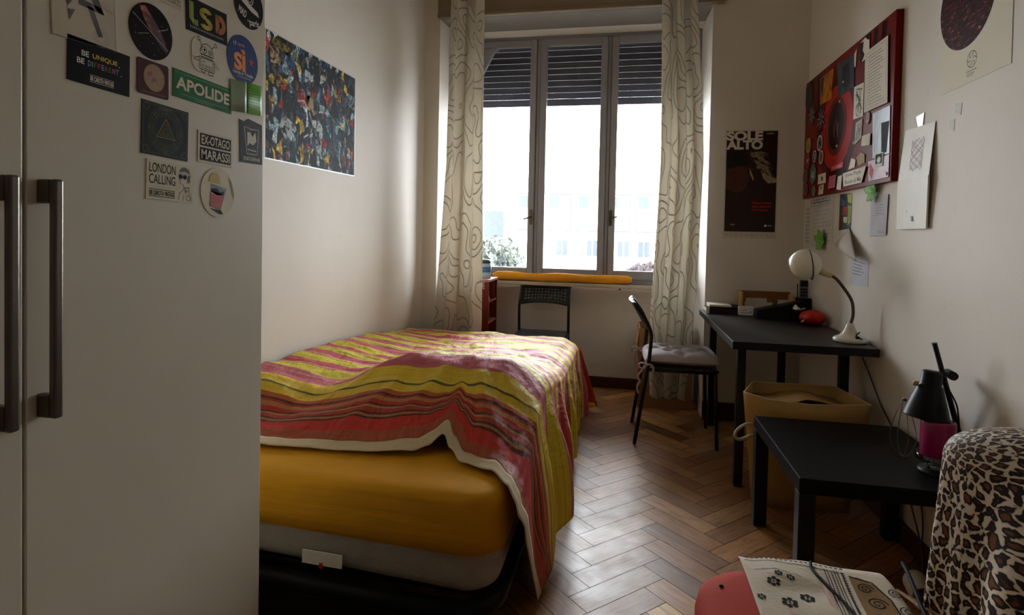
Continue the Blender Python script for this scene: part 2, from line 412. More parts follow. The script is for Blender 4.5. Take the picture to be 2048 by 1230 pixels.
# ------------------------------------------------------------------ window
def window():
    w0, w1, zb, zt = NX0, NX1, .83, 2.775
    y0, y1 = 4.545, 4.615
    fr = MB()
    fr.box(w0, w0+.05, y0, y1, zb, zt).box(w1-.05, w1, y0, y1, zb, zt).box(w0+.05, w1-.05, y0, y1, zb, zb+.035).box(w0+.05, w1-.05, y0, y1, zt-.045, zt)
    for xa, xb in ((-.715, -.657), (-.165, -.107), (w0+.05, w0+.065), (w1-.065, w1-.05)): fr.box(xa, xb, y0+.0305, y1, zb+.035, zt-.045)
    fr.box(-.700, -.672, y0-.004, y1, zb+.035, zt-.045).box(-.150, -.122, y0-.004, y1, zb+.035, zt-.045)
    win = struct(fr.go('window_1', M_GREYPAINT, bevel=.004)); win['label'] = 'grey three-light window with roller shutter partly down'
    for x0, x1, hx, cut in ((w0+.05, -.700, -.722, True), (-.672, -.150, None, False), (-.122, w1-.05, -.103, False)):
        z0, z1 = zb+.037, zt-.047; s = .052; sb = .066
        m = MB(); ya, yb = y0-.018, y0+.03
        m.box(x0+.002, x0+s, ya, yb, z0, z1).box(x1-s, x1-.002, ya, yb, z0, z1).box(x0+s, x1-s, ya, yb, z0, z0+sb).box(x0+s, x1-s, ya, yb, z1-s, z1)
        if cut:   # left light has bevelled corners
            m.prism([(x0+s, ya, z1-s), (x0+s+.21, ya, z1-s), (x0+s+.17, ya, z1-s-.035), (x0+s+.06, ya, z1-s-.25), (x0+s, ya, z1-s-.36)], (0, yb-ya, 0))
        sa = m.go('sash', M_GREYPAINT, win, bevel=.006)
        MB().box(x0+s-.005, x1-s+.005, y0+.008, y0+.013, z0+sb-.005, z1-s+.005).go('pane', M_PANE, sa)
        if hx is not None:
            h = MB(); zc = 1.335
            h.box(hx-.012, hx+.012, ya-.006, ya, zc-.06, zc+.06)
            h.tube([(hx, ya, zc), (hx, ya-.03, zc)], .008)
            e = (-.055, -.018) if hx < -.5 else (.05, .01)
            h.tube([(hx+.004, ya-.032, zc), (hx+e[0], ya-.036, zc+e[1])], .007)
            tag(h.go('handle', pm('worn_brass', '#6e6252', .35, .1, metal=1.0), sa), 'metal window lever handle')
    # sill of pale stone on two iron pegs
    sill = MB().box(w0, w1, 4.44, 4.615, .802, .829)
    so = struct(sill.go('trim_3', pm('pale_sill_stone', '#b3a591', .5, .12, 18), bevel=.005)); so['label'] = 'pale stone window sill'
    for x in (-.64, -.02): MB().box(x-.007, x+.007, 4.50, 4.61, .785, .803).go('bracket', M_BLKM, so)
    # roller shutter, slats with light slots
    m = MB(); z = 2.235
    m.box(w0+.01, w1-.01, 4.665, 4.68, z, z+.055); z += .055
    for k in range(9):
        z += .0027
        m.box(w0+.01, w1-.01, 4.665, 4.679, z, z+.0458); z += .0458
    for x in (-1.2, -.9, -.42, .02, .35): m.box(x-.004, x+.004, 4.671, 4.674, 2.24, z)
    for x in (w0+.001, w1-.021): m.box(x, x+.02, 4.655, 4.69, .83, z)
    o = m.go('roller_shutter', pm('dark_shutter_slats', '#37343a', .6, .1), bevel=.002)
    tag(o, 'dark slatted roller shutter rolled halfway down outside the window', 'shutter')
window()

# ------------------------------------------------------------------ outside: pale building, tree, hedge
def outside():
    my = 24.0
    mf = pm('pale_facade_render', (0.80, 0.78, 0.74), .8, .03, .5); mw = pm('facade_window_glass', (0.044, 0.049, 0.054), .6, .2, .6, spec=.05); mg = pm('facade_grey_joint', (0.055, 0.055, 0.056), .9, .03, 5, spec=.05)
    ml = pm('facade_blue_glass', (0.046, 0.052, 0.056), .6, .1, .5, spec=.05)
    b = thing('apartment_building', 'pale building across the street seen hazily through the window', 'building', (-2, my, -7))
    MB().box(-4.6, 7.5, my, my+8, -7, 3.45).box(-4.8, 7.7, my-.35, my, 3.3, 3.55).box(-4.6, 7.5, my-.12, my, 2.95, 3.1).go('facade', mf, b)
    MB().box(-12, -4.6, my+1.5, my+8, -7, 2.6).go('side_wing', mf, b)
    for x0 in (-4.4, -3.15, -1.95, -.75, .45, 1.65, 2.85, 4.1):
        f = MB().box(x0, x0+1.0, my-.05, my+.02, 1.35, 2.9).go('window_bay', mg, b)
        MB().box(x0+.05, x0+.95, my-.08, my-.05, 1.4, 2.84).go('bay_panel', mf, f)
        MB().box(x0+.1, x0+.5, my-.1, my-.08, 2.3, 2.8).go('pane', ml, f)
    for x0 in (-2.75, -1.5, -.25, .55, 1.75, 3.0):
        f = MB().box(x0, x0+.50, my-.05, my+.02, .32, 1.0).go('window', mf, b)
        for d in (.02, .27): MB().box(x0+d, x0+d+.21, my-.07, my-.05, .35, .98).go('pane', mw, f)
    for x0 in (-11, -9.4, -7.8, -6.2):
        MB().box(x0, x0+.9, my+1.44, my+1.52, 1.0, 2.2).go('wing_window', ml, b)
    struct(MB().box(-60, 60, 5.2, 70, -7.2, -7.0).go('ground', pm('pale_asphalt', (0.42, 0.42, 0.41), .9)))
    def leafy(name, c, r, n, mat, label, cat, stem):
        t = thing(name, label, cat, (c[0], c[1], -7))
        m = MB()
        for k in range(n):
            d = Vector((random.gauss(0, 1), random.gauss(0, 1), random.gauss(0, 1))); d.normalize(); d *= random.uniform(.45, 1)
            p = Vector((c[0]+d.x*r[0], c[1]+d.y*r[1], c[2]+d.z*r[2])); s = random.uniform(.08, .2)
            q = Euler((random.uniform(0, 6), random.uniform(0, 6), random.uniform(0, 6))).to_matrix()
            m.face([p+q @ Vector(v) for v in ((-s, 0, 0), (0, -s*.5, .02), (s, 0, 0), (0, s*.5, .02))])
        m.go('foliage', mat, t, recalc=False)
        MB().tube([(c[0], c[1], -7), (c[0]+.1, c[1], c[2]-r[2]*.2)], [.18, .1]).go('trunk', pm('tree_bark', (0.12, 0.1, 0.08), .9), t)
    leafy('leafy_tree', (-4.2, 19.0, .15), (1.0, 1.0, 1.0), 900, pm('pale_green_leaves', (0.050, 0.056, 0.048), .8, .2, 2, spec=.05), 'hazy green tree outside the lower left window pane', 'tree', 1)
    leafy('flowering_shrub', (1.0, 20.5, -.15), (1.0, .6, .42), 900, pm('dull_pink_leaves', (0.056, 0.045, 0.047), .8, .2, 2, spec=.05), 'pinkish shrub outside the lower right window pane', 'shrub', 1)
outside()

# ------------------------------------------------------------------ wardrobe
XD = -.81
def wardrobe():
    t = thing('wardrobe', 'tall cream wardrobe covered in stickers at the left edge of the room', 'wardrobe', (-1.12, .65, 0))
    MB().box(-1.43, -.832, .11, 1.187, 0, 2.36).go('carcass', M_WARD, t)
    for y0, y1, hy in ((.113, .6465, .611), (.6505, 1.187, .6715)):
        d = MB().box(-.829, XD, y0, y1, .04, 2.355).go('door', M_WARD, t, bevel=.002)
        m = MB()
        z0, z1 = .925, 1.263
        m.box(-.789, -.777, hy-.0065, hy+.0065, z0, z1)
        for zc in (z0+.017, z1-.017): m.box(XD-.001, -.789, hy-.0065, hy+.0065, zc-.017, zc+.017)
        m.go('handle', M_STEEL, d, bevel=.003)
wardrobe()

def wfr(c, ang=0, x=XD): return Fr((x+.0003, c[0], c[1]), (0, 1, 0), (0, 0, 1), ang)
def sticker(name, label, c, pts, mat, ang=0, th=.0008):
    f = wfr(c, ang)
    t = thing(name, label, 'sticker', f.o, 'stickers on the wardrobe door')
    plate(f, pts, th, 'backing', mat, t)
    return t, f, th+.0002
LB = 'on the wardrobe door'
def stickers():
    h2 = .0003
    # pencil sketch
    t, f, h = sticker('sticker', 'large pale sticker with a grey pencil sketch, above the rainbow-lettered black one', (.738, 1.525), rect(.108, .10), pm('beige_sticker_paper', '#cfc5b0', .6), 3)
    i = Ink(f, h); i.line(rect(.106, .098), .0008, True); i.go('border', M_GINK, t)
    i = Ink(f, h); i.poly([(-.035, .035), (-.012, .04), (-.022, .005), (-.028, -.002)]); i.poly([(-.028, -.006), (-.016, -.004), (-.026, -.022)])
    i.poly([(-.01, .016), (.028, .012), (.034, .002), (-.01, .006)]); i.poly([(.004, .034), (.02, .036), (.034, .002), (.02, .006)]); i.poly([(.004, .008), (.014, .008), (.03, -.032), (.022, -.034)])
    i.poly([(.016, .04), (.036, .034), (.036, .028), (.018, .03)]); i.go('drawing', M_GINK, t)
    i = Ink(f, h)
    for k in range(7): i.line([(.036+.003*k, .03-.004*k), (.03+.004*k, .016-.002*k), (.04+.002*k, .01)], .0007)
    for k in range(3): i.ring(.008+.003*k, .0007, .026, -.034)
    i.go('fine_lines', M_LINK, t)
    # be unique
    t, f, h = sticker('sticker', 'black rectangular sticker reading BE UNIQUE. BE DIFFERENT. in white and rainbow letters', (.765, 1.447), rect(.110, .067), M_GLOSSBLK, -.4)
    i = Ink(f, h); i.text('BE', -.026, .013, .0125, .0085, .02); i.text('BE', -.0335, .0005, .0125, .0085, .02); i.text('.', .0345, .009, .0018, .0018); i.text('.', .0385, -.0042, .0018, .0018)
    i.text('SIR CAROTA VINTAGE', .0035, -.0215, .042, .0075, .03); i.line([(-.018, -.0163), (.025, -.0163)], .0006); i.line([(-.018, -.0268), (.025, -.0268)], .0006); i.go('white_lettering', M_WHITEP, t)
    Ink(f, h).text('UNIQUE', .0085, .0128, .0445, .0085, .02).go('yellow_lettering', M_YEL, t)
    x = -.0215
    for k, (ch, mt) in enumerate(zip('DIFFERENT', (M_LBLUE, M_PINK, M_GREEN, M_RED, M_LBLUE, M_RED, M_GREEN, M_PINK, M_LBLUE))):
        w = .0018 if ch == 'I' else .0048
        Ink(f, h).text(ch, x+w/2, .0002, w, .0085, .02).go('coloured_letter', mt, t); x += w+.0018
    # galaxy disc
    t, f, h = sticker('sticker', 'round dark sticker showing a reddish starry galaxy with thin light rays', (.865, 1.536), circ(.047), pm('dark_space_ink', '#1a0f12', .35, .3, 60, spec=.08), 0)
    m = bpy.data.materials.new('nebula_ink'); m.use_nodes = True; nt = m.node_tree; b = nt.nodes['Principled BSDF']; b.inputs['Roughness'].default_value = .4
    tc = N(nt, 'ShaderNodeTexCoord'); mp = N(nt, 'ShaderNodeMapping'); mp.inputs['Rotation'].default_value = (R(40), 0, 0); mp.inputs['Scale'].default_value = (1, 14, 45); nt.links.new(tc.outputs['Object'], mp.inputs[0])
    nz = N(nt, 'ShaderNodeTexNoise', i_Scale=1.5, i_Detail=5.0); nt.links.new(mp.outputs[0], nz.inputs['Vector']); rp = ramp(nt, [(.35, S('#1a0c0f')), (.5, S('#5a2018')), (.68, S('#c0602c'))]); nt.links.new(nz.outputs['Fac'], rp.inputs[0]); nt.links.new(rp.outputs[0], b.inputs['Base Color'])
    Ink(f, h).poly([(-.026, .036), (-.014, .040), (.012, .016), (.030, -.010), (.036, -.028), (.022, -.022), (.002, -.004), (-.016, .016)]).go('nebula', m, t)
    i = Ink(f, h+h2); i.line([(-.040, .020), (.036, -.022)], .0009); i.line([(-.030, -.012), (-.006, -.004)], .0007); i.line([(.014, .006), (.036, .016)], .0008)
    for k in range(22):
        a, r = random.uniform(0, 2*PI), .044*math.sqrt(random.random()); i.poly(circ(random.uniform(.0003, .0009), r*math.cos(a), r*math.sin(a), seg=6))
    i.go('stars', M_GREYP, t)
    # maroon square
    t, f, h = sticker('sticker', 'small dark maroon square sticker with a faded round badge', (.869, 1.456), rect(.069, .060, .005), pm('maroon_sticker', '#4a1c20', .5, spec=.08), .7)
    Ink(f, h).poly(circ(.0225, .002, .002)).go('badge', pm('faded_badge', '#a89078', .6, .2, 150), t)
    i = Ink(f, h+h2); i.ring(.0225, .0012, .002, .002); i.ring(.019, .0006, .002, .002); i.go('badge_ring', M_GOLD, t)
    Ink(f, h+h2).poly([(-.012, .010), (-.003, .012), (-.004, .004), (-.013, .003)]).poly([(-.002, .002), (.008, .004), (.008, -.004), (-.002, -.005)]).go('badge_mark', pm('faded_red_ink', '#a5534a', .6), t)
    i = Ink(f, h); i.line([(-.026, -.025), (.028, -.025)], .0015); i.go('caption', pm('faded_brown_ink', '#7a4a42', .6), t)
    # grey scribble at the very top
    t, f, h = sticker('sticker', 'white sticker with dark scribbled foliage, above the round galaxy one at the top', (.895, 1.628), rect(.075, .062), pm('beige_sticker_paper', '#cfc5b0', .6), 1)
    i = Ink(f, h)
    for k in range(26):
        a = random.uniform(-.005, .032), random.uniform(-.018, .025); i.line([(a[0]+random.uniform(-.006, .006), a[1]+random.uniform(-.006, .006)) for _ in range(5)], .0012)
    i.line([(-.037, -.024), (.037, -.024)], .001); i.go('drawing', M_GINK, t)
    # LSD
    t, f, h = sticker('sticker', 'black sticker reading LSD in striped green, yellow and orange letters', (1.001, 1.603), rect(.114, .063), M_GLOSSBLK, 2.5)
    i = Ink(f, h)
    for k in range(4): i.line([(-.047+.0029*k, .024), (-.047+.0029*k, -.008-.0028*k+.0), (-.026, -.008-.0028*k)], .0021)
    i.go('letter_l', pm('lime_ink', '#a9b84a', .5), t)
    i = Ink(f, h)
    for k in range(4):
        r = .0052+.0029*k; P = []
        cx, c1, c2 = -.004, .0115, -.0035
        P = [(cx+.0125*math.cos(0), c1)] if 0 else []
        for q in range(13): a = R(20+q*250/12); P.append((cx+r*math.cos(a)*1.15, c1+(r*.75)*math.sin(a)))
        rr = .0052+.0029*(3-k)
        for q in range(13): a = R(90-q*250/12); P.append((cx+.001+rr*math.cos(a)*1.15, c2-.003+(rr*.75)*math.sin(a)))
        i.line(P, .0020)
    i.go('letter_s', pm('mustard_ink', '#c9b23e', .5), t)
    i = Ink(f, h)
    for k in range(4):
        a0 = .0029*k
        P = [(.024+a0, .020-a0), (.036, .020-a0)]+[(.036+(.0155-a0)*math.cos(R(80-q*16)), .003+(.017-a0)*math.sin(R(80-q*16))) for q in range(11)]+[(.036, -.014+a0), (.024+a0, -.014+a0)]
        i.line(P, .0020, True)
    i.go('letter_d', pm('burnt_orange_ink', '#c77a34', .5), t)
    Ink(f, h).scrib(0, -.0225, .094, .0038).go('small_lettering', M_LINK, t)
    # round paris
    t, f, h = sticker('sticker', 'round black and white sticker reading MAD in PARIS under a figure drawing', (1.128, 1.683), circ(.050), M_GLOSSBLK, 2)
    i = Ink(f, h); i.text('MAD', -.022, -.020, .026, .016, .02, rot=-18); i.text('in', -.003, -.033, .006, .005); i.text('paris', .018, -.035, .034, .018, .02, rot=8)
    i.poly([(-.03, .004), (.01, -.012), (.035, -.016), (.03, -.006), (0, .004), (-.012, .014)]); i.ring(.012, .002, .002, .014); i.ring(.007, .0015, .002, .014); i.poly([(-.03, .016), (-.02, .03), (-.012, .02)]); i.go('print', M_WHITEP, t)
    # robot
    t, f, h = sticker('sticker', 'white cut-out sticker with a line-drawn robot with two antennae', (1.000, 1.533), rect(.080, .066, .02), pm('laminate_tone_sticker', (.72, .67, .55), .4, .03, 3), 1)
    i = Ink(f, h); lw = .0013
    i.line([(.018*math.cos(R(a)), .006+.019*math.sin(R(a))) for a in range(0, 181, 15)]+[(-.019, .003), (.019, .003)], lw, True)
    i.ring(.007, lw, -.007, .012, .006); i.ring(.0045, lw, .009, .010); i.poly(circ(.0026, -.006, .0125)); i.poly(circ(.0016, .009, .010))
    i.line([(-.013, .019), (-.019, .027)], lw); i.ring(.0035, lw, -.022, .030); i.line([(.013, .019), (.021, .026)], lw); i.ring(.0035, lw, .025, .0285)
    i.line([(-.016, .002), (.016, .002), (.016, -.002), (-.016, -.002)], lw, True)
    i.line(rect(.042, .024, .003, 0, -.0145), lw, True); i.line(rect(.034, .018, .002, 0, -.014), lw*.8, True)
    i.line([(-.021, -.004), (-.032, -.009), (-.038, -.006), (-.035, -.012), (-.021, -.012)], lw); i.line([(.021, -.006), (.036, -.017), (.021, -.014)], lw)
    i.line(rect(.010, .005, .002, -.010, -.029), lw, True); i.line(rect(.012, .006, .002, .011, -.030), lw, True); i.line([(-.012, -.011), (-.006, -.011)], lw); i.scrib(0, -.018, .027, .0034)
    i.go('drawing', M_INK, t)
    # si
    t, f, h = sticker('sticker', 'round dark blue sticker with a big orange word SÌ and a red star', (1.110, 1.560), circ(.051), pm('dark_blue_sticker', '#28407a', .45, spec=.08), 2)
    Ink(f, h).text('SÌ', -.010, -.002, .040, .046, .05).go('orange_lettering', M_ORA, t)
    i = Ink(f, h); i.text('17', -.026, .029, .010, .008, .02); i.text('Ferma le Trivelle', .0, -.029, .066, .0075, .02); i.line([(-.02, -.037), (.028, -.037)], .001); i.go('white_lettering', M_WHITEP, t)
    Ink(f, h).text('aprile', -.006, .0295, .024, .0085, .02).go('pink_lettering', pm('salmon_ink', '#d99080', .5), t)
    Ink(f, h).poly(star(.011, .0045, 5, .027, .001)).go('red_star', M_RED, t)
    # apolide
    t, f, h = sticker('sticker', 'long green sticker reading APOLIDE in cream capitals', (.994, 1.463), rect(.160, .051), pm('deep_green_sticker', '#1c6a34', .45, spec=.08), -.4)
    Ink(f, h).text('APOLIDE', 0, .002, .146, .023, .03).go('cream_lettering', M_CREAMINK, t)
    i = Ink(f, h); i.line([(-.075, .0205), (.075, .0205)], .001); i.line([(-.06, -.0175), (.06, -.0175)], .001); i.scrib(0, -.0213, .05, .0026); i.go('fine_lines', pm('pale_green_ink', '#7fb088', .5), t)
    # green leaflet with a curled grey-green left half
    f = wfr((1.118, 1.482)); t = thing('leaflet', 'small bright green folded leaflet curling off the wardrobe edge beside the APOLIDE sticker', 'leaflet', f.o)
    P = lambda a, b: f.p(-.05+a*.108, (b-.5)*.066+.010*(a-.5), .001+.004*math.sin(a*PI)**2)
    m = MB(); m.grid(lambda a, b: P(a*.45, b), 8, 2); m.go('curled_half', pm('grey_green_leaflet', '#93a88e', .4), t, solid=.0006)
    m = MB(); m.grid(lambda a, b: P(.45+a*.55, b), 8, 2); m.go('green_half', pm('bright_green_leaflet', '#5fa32a', .4), t, solid=.0006)
    m = MB()
    for k in range(9): m.tube([P(.5+.46*q/5, .12+.09*k)+f.n*.0008 for q in range(6)], .0003, 4)
    m.go('text_lines', pm('dull_green_ink', '#4a8028', .5), t)
    # triangle emblem
    t, f, h = sticker('sticker', 'dark square sticker with a gold triangle inside fine circles', (.898, 1.370), rect(.108, .092), pm('dark_green_black_sticker', '#1c211c', .4, spec=.08), -1)
    i = Ink(f, h); i.line([(-.021, -.012), (.021, -.012), (0, .022)], .0022, True); i.line([(-.014, -.0085), (.014, -.0085), (0, .0135)], .001, True); i.line([(-.007, -.005), (.007, -.005), (0, .006)], .0012, True); i.go('triangle', M_GOLD, t)
    i = Ink(f, h)
    for r in (.026, .030, .036, .040): i.ring(r, .0006, 0, .001)
    for k in range(24): a = 2*PI*k/24; i.line([(.030*math.cos(a), .001+.030*math.sin(a)), (.036*math.cos(a), .001+.036*math.sin(a))], .0005)
    for k in range(8): a = 2*PI*k/8; i.ring(.004, .0006, .034*math.cos(a), .001+.034*math.sin(a), seg=12)
    i.line(rect(.102, .086), .0007, True); i.line(rect(.098, .082), .0004, True)
    for sx in (-1, 1):
        for sy in (-1, 1): i.line([(sx*.047, sy*.028), (sx*.040, sy*.036), (sx*.036, sy*.039)], .0006); i.ring(.006, .0005, sx*.044, sy*.036, seg=14)
    i.scrib(0, .0395, .03, .0026); i.poly(star(.0022, .0008, 4, 0, -.037)); i.go('fine_lines', pm('dim_gold_ink', '#6b6a48', .5), t)
    # ex-otago
    t, f, h = sticker('sticker', 'white sticker reading EX-OTAGO MARASSI in two black bars', (1.028, 1.357), rect(.100, .062), pm('cream_sticker_paper', '#d6ccae', .5), -.4)
    i = Ink(f, h); i.poly(rect(.090, .024, 0, 0, .014)); i.poly(rect(.090, .025, 0, 0, -.0138)); i.go('black_bars', M_INK, t)
    i = Ink(f, h+h2); i.text('EX-OTAGO', 0, .014, .082, .0175, .015); i.text('MARASSI', 0, -.0138, .082, .0185, .015); i.go('lettering', M_CREAMINK, t)
    # endorfine
    t, f, h = sticker('sticker', 'black sticker of a drinking glass over the word ENDORFINE at the door edge', (1.1405, 1.389), [(-.039, -.046), (.039, -.046), (.039, .043), (.018, .046), (-.010, .050), (-.022, .041), (-.039, .045)], M_GLOSSBLK, 1.5)
    i = Ink(f, h); i.line([(-.024, .032), (-.016, -.026), (.020, -.026), (.026, .030), (.0, .028)], .0022, True); i.poly([(-.014, .02), (-.004, .022), (.004, .012), (.014, .024), (.018, .004), (.006, -.006), (-.006, -.002), (-.014, -.010)]); i.line([(-.014, -.017), (.018, -.018)], .002)
    i.text('ENDORFINE', .002, -.0365, .056, .008, .02); i.go('print', M_WHITEP, t)
    # london calling
    t, f, h = sticker('sticker', 'white sticker reading LONDON CALLING beside a drawn figure in sunglasses', (.911, 1.281), rect(.112, .069), pm('cream_sticker_paper', '#d6ccae', .5), -1.5)
    i = Ink(f, h); i.text('LONDON', -.020, .0215, .060, .0165, .005); i.text('CALLING', -.020, .0015, .060, .0165, .005); i.line([(-.050, -.0165), (.010, -.0165)], .0012); i.line([(-.050, -.0290), (.010, -.0290)], .0012); i.text('SIR CAROTA VINTAGE', -.020, -.0228, .058, .0085, .03)
    i.go('lettering', M_INK, t)
    Ink(f, h).scrib(-.020, -.0118, .04, .002).go('small_lettering', M_LINK, t)
    i = Ink(f, h); i.line([(.019, .012), (.020, .024), (.030, .031), (.042, .028), (.047, .016), (.045, .004), (.039, .000), (.040, .012), (.036, .019), (.022, .018)], .0010)
    i.poly([(.020, .021), (.024, .028), (.034, .0305), (.042, .026), (.044, .019), (.034, .023)]); i.poly([(.041, .018), (.046, .016), (.044, .004), (.039, .004)]); i.line([(.020, .010), (.023, .000), (.031, -.003), (.032, -.009)], .0010)
    i.line([(.018, -.032), (.021, -.018), (.032, -.010), (.044, -.012), (.050, -.022), (.051, -.032)], .0011); i.line([(.030, -.008), (.044, -.006), (.046, -.012)], .0022); i.ring(.005, .001, .043, -.026); i.line([(.030, -.032), (.031, -.020)], .001)
    i.poly([(.032, -.012), (.041, -.013), (.035, -.017)]); i.go('figure_drawing', M_GINK, t)
    i = Ink(f, h+h2); i.poly(circ(.0042, .023, .0125)); i.poly(circ(.0042, .033, .0125)); i.line([(.027, .0135), (.030, .0135)], .001); i.go('sunglasses', M_INK, t)
    # cocktail
    t, f, h = sticker('sticker', 'round clear sticker of a red cocktail with a lemon slice, lowest on the door', (1.036, 1.271), circ(.050), pm('cream_sticker_paper', '#d6ccae', .5), -2)
    Ink(f, h).poly([(-.022, .016), (.024, .010), (.008, -.036), (-.024, -.030)]).go('glass', pm('smoky_ink', '#6c7a78', .5, .2, 200), t)
    Ink(f, h+h2).poly([(-.022, .002), (.018, -.004), (.007, -.034), (-.024, -.028)]).go('drink', pm('campari_ink', '#a8301c', .5, .15, 200), t)
    i = Ink(f, h+h2); i.poly([(-.020, .006), (-.006, .008), (.006, .000), (.016, .004), (.016, -.003), (-.002, -.006), (-.020, -.001)]); i.go('ice_shading', M_INK, t); i = Ink(f, h+h2); i.poly([(-.024, -.033), (.006, -.044), (.016, -.043), (.010, -.036)]); i.go('glass_shadow', M_INK, t)
    i = Ink(f, h+h2); i.poly([(-.022+.016*math.cos(R(a))+.010, .022+.016*math.sin(R(a))) for a in range(-15, 200, 12)]); i.go('lemon_slice', pm('lemon_ink', '#c4a83c', .5), t)
    Ink(f, h).poly([(.028, .036), (.040, .024), (.047, .004), (.049, -.010), (.044, -.004), (.036, .014)]).go('curled_edge', pm('grey_film', '#8d8672', .3), t)
    # mark on the door
    return
stickers()

# ------------------------------------------------------------------ collage poster on the left wall
def collage():
    def paint(name, col, rough=.5, var=.3, scale=60, **kw):
        m_ = pm(name, col, .6, var, scale, spec=.08); nt_ = m_.node_tree
        if 'ragged' not in nt_.nodes:
            b_ = nt_.nodes['Principled BSDF']; tc_ = N(nt_, 'ShaderNodeTexCoord'); z_ = N(nt_, 'ShaderNodeTexNoise', i_Scale=26.0, i_Detail=7.0, i_Roughness=.75, i_Distortion=1.0); z_.name = 'ragged'
            nt_.links.new(tc_.outputs['Object'], z_.inputs['Vector']); r_ = ramp(nt_, [(.47, (0, 0, 0)), (.52, (1, 1, 1))]); nt_.links.new(z_.outputs['Fac'], r_.inputs[0]); nt_.links.new(r_.outputs[0], b_.inputs['Alpha'])
        return m_
    f = Fr((XL+.0004, 2.504, 1.751), (0, 1, 0), (0, 0, 1), .5)
    t = thing('collage_poster', 'dark paint-splashed collage poster in a clear sleeve on the left wall', 'poster', f.o)
    w, h = .789, .516
    m = bpy.data.materials.new('collage_print'); m.use_nodes = True; nt = m.node_tree; L = nt.links.new; b = nt.nodes['Principled BSDF']; b.inputs['Roughness'].default_value = .6; b.inputs['Specular IOR Level'].default_value = .08
    tc = N(nt, 'ShaderNodeTexCoord'); dz = N(nt, 'ShaderNodeTexNoise', i_Scale=9.0, i_Detail=4.0); L(tc.outputs['Object'], dz.inputs['Vector'])
    ad = N(nt, 'ShaderNodeVectorMath', operation='SCALE'); ad.inputs['Scale'].default_value = .10; L(dz.outputs['Color'], ad.inputs[0])
    a2 = N(nt, 'ShaderNodeVectorMath', operation='ADD'); L(tc.outputs['Object'], a2.inputs[0]); L(ad.outputs[0], a2.inputs[1])
    mp = N(nt, 'ShaderNodeMapping'); mp.inputs['Scale'].default_value = (1, 1.25, .8); L(a2.outputs[0], mp.inputs[0])
    v1 = N(nt, 'ShaderNodeTexVoronoi', i_Scale=30.0); v1.inputs['Randomness'].default_value = 1; L(mp.outputs[0], v1.inputs['Vector'])
    sp = N(nt, 'ShaderNodeSeparateColor'); L(v1.outputs['Color'], sp.inputs[0])
    r1 = ramp(nt, [(0, S('#101317')), (.2, S('#1d2a3c')), (.34, S('#20201c')), (.46, S('#2f4f63')), (.54, S('#5c3a2a')), (.6, S('#14161a')), (.72, S('#7f97a0')), (.8, S('#3c4038')), (.87, S('#b2bcbc')), (.92, S('#8c2a22')), (.96, S('#b8993c'))], 'CONSTANT'); L(sp.outputs[0], r1.inputs[0])
    n2 = N(nt, 'ShaderNodeTexNoise', i_Scale=46.0, i_Detail=9.0, i_Roughness=.75, i_Distortion=1.5); L(mp.outputs[0], n2.inputs['Vector'])
    r2 = ramp(nt, [(.40, (.06, .06, .07)), (.50, (.8, .8, .8)), (.60, (2.4, 2.4, 2.4))]); L(n2.outputs['Fac'], r2.inputs[0])
    mu = N(nt, 'ShaderNodeMix', data_type='RGBA', blend_type='MULTIPLY'); mu.inputs[0].default_value = 1; L(r1.outputs[0], mu.inputs[6]); L(r2.outputs[0], mu.inputs[7])
    mp3 = N(nt, 'ShaderNodeMapping'); mp3.inputs['Scale'].default_value = (1, 3.5, .9); L(tc.outputs['Object'], mp3.inputs[0])
    n3 = N(nt, 'ShaderNodeTexNoise', i_Scale=14.0, i_Detail=6.0, i_Distortion=.8); L(mp3.outputs[0], n3.inputs['Vector']); r3 = ramp(nt, [(.64, (0, 0, 0)), (.70, (.8, .8, .8))]); L(n3.outputs['Fac'], r3.inputs[0])
    m4 = N(nt, 'ShaderNodeMix', data_type='RGBA'); m4.inputs[7].default_value = S('#aebcbf')+(1,); L(r3.outputs[0], m4.inputs[0]); L(mu.outputs[2], m4.inputs[6]); L(m4.outputs[2], b.inputs['Base Color'])
    MB().prism([f.p(x, y, 0) for x, y in rect(w+.012, h+.012)], f.n*.0006).go('sleeve', pm('milky_sleeve', '#c9c6bd', .25), t)
    p = MB().prism([f.p(x, y, .0008) for x, y in rect(w, h)], f.n*.0004).go('print', m, t)
    hh = .0015
    def patch(pts, mat): Ink(f, hh).poly([((x-.5)*w, (.5-y)*h) for x, y in pts]).go('painted_patch', mat, t)
    wob = lambda cx, cy, rx, ry, n=14: [(cx+rx*random.uniform(.7, 1.1)*math.cos(2*PI*k/n), cy+ry*random.uniform(.7, 1.1)*math.sin(2*PI*k/n)) for k in range(n)]
    ochre = paint('ochre_paint', '#a8893a', .4, .35, 60); red = paint('dark_red_paint', '#8a201c', .4, .35, 60); wht = paint('dirty_white_paint', '#a9b2b2', .4, .35, 90); bl = paint('dull_blue_paint', '#35557a', .4, .35, 60); flesh = paint('flesh_paint', '#a88a6c', .4, .3, 70)
    patch(wob(.10, .36, .10, .05), ochre); patch(wob(.06, .52, .04, .03), ochre); patch([(.0, .02), (.28, .06), (.33, .16), (.04, .08)], paint('mustard_paint', '#7a6a30', .4, .3, 60))
    patch(wob(.08, .18, .06, .11), flesh); patch(wob(.22, .16, .07, .10), bl); patch(wob(.36, .42, .07, .09), red); patch(wob(.47, .33, .03, .07), red)
    patch([(.37, .16), (.43, .17), (.43, .29), (.37, .27)], wht); patch([(.36, .32), (.40, .33), (.50, .50), (.47, .54), (.38, .42)], flesh)
    patch(wob(.20, .72, .09, .09), wht); patch(wob(.52, .72, .05, .16), wht); patch(wob(.34, .86, .04, .04), ochre); patch([(.69, .20), (.80, .26), (.80, .33), (.72, .28)], ochre)
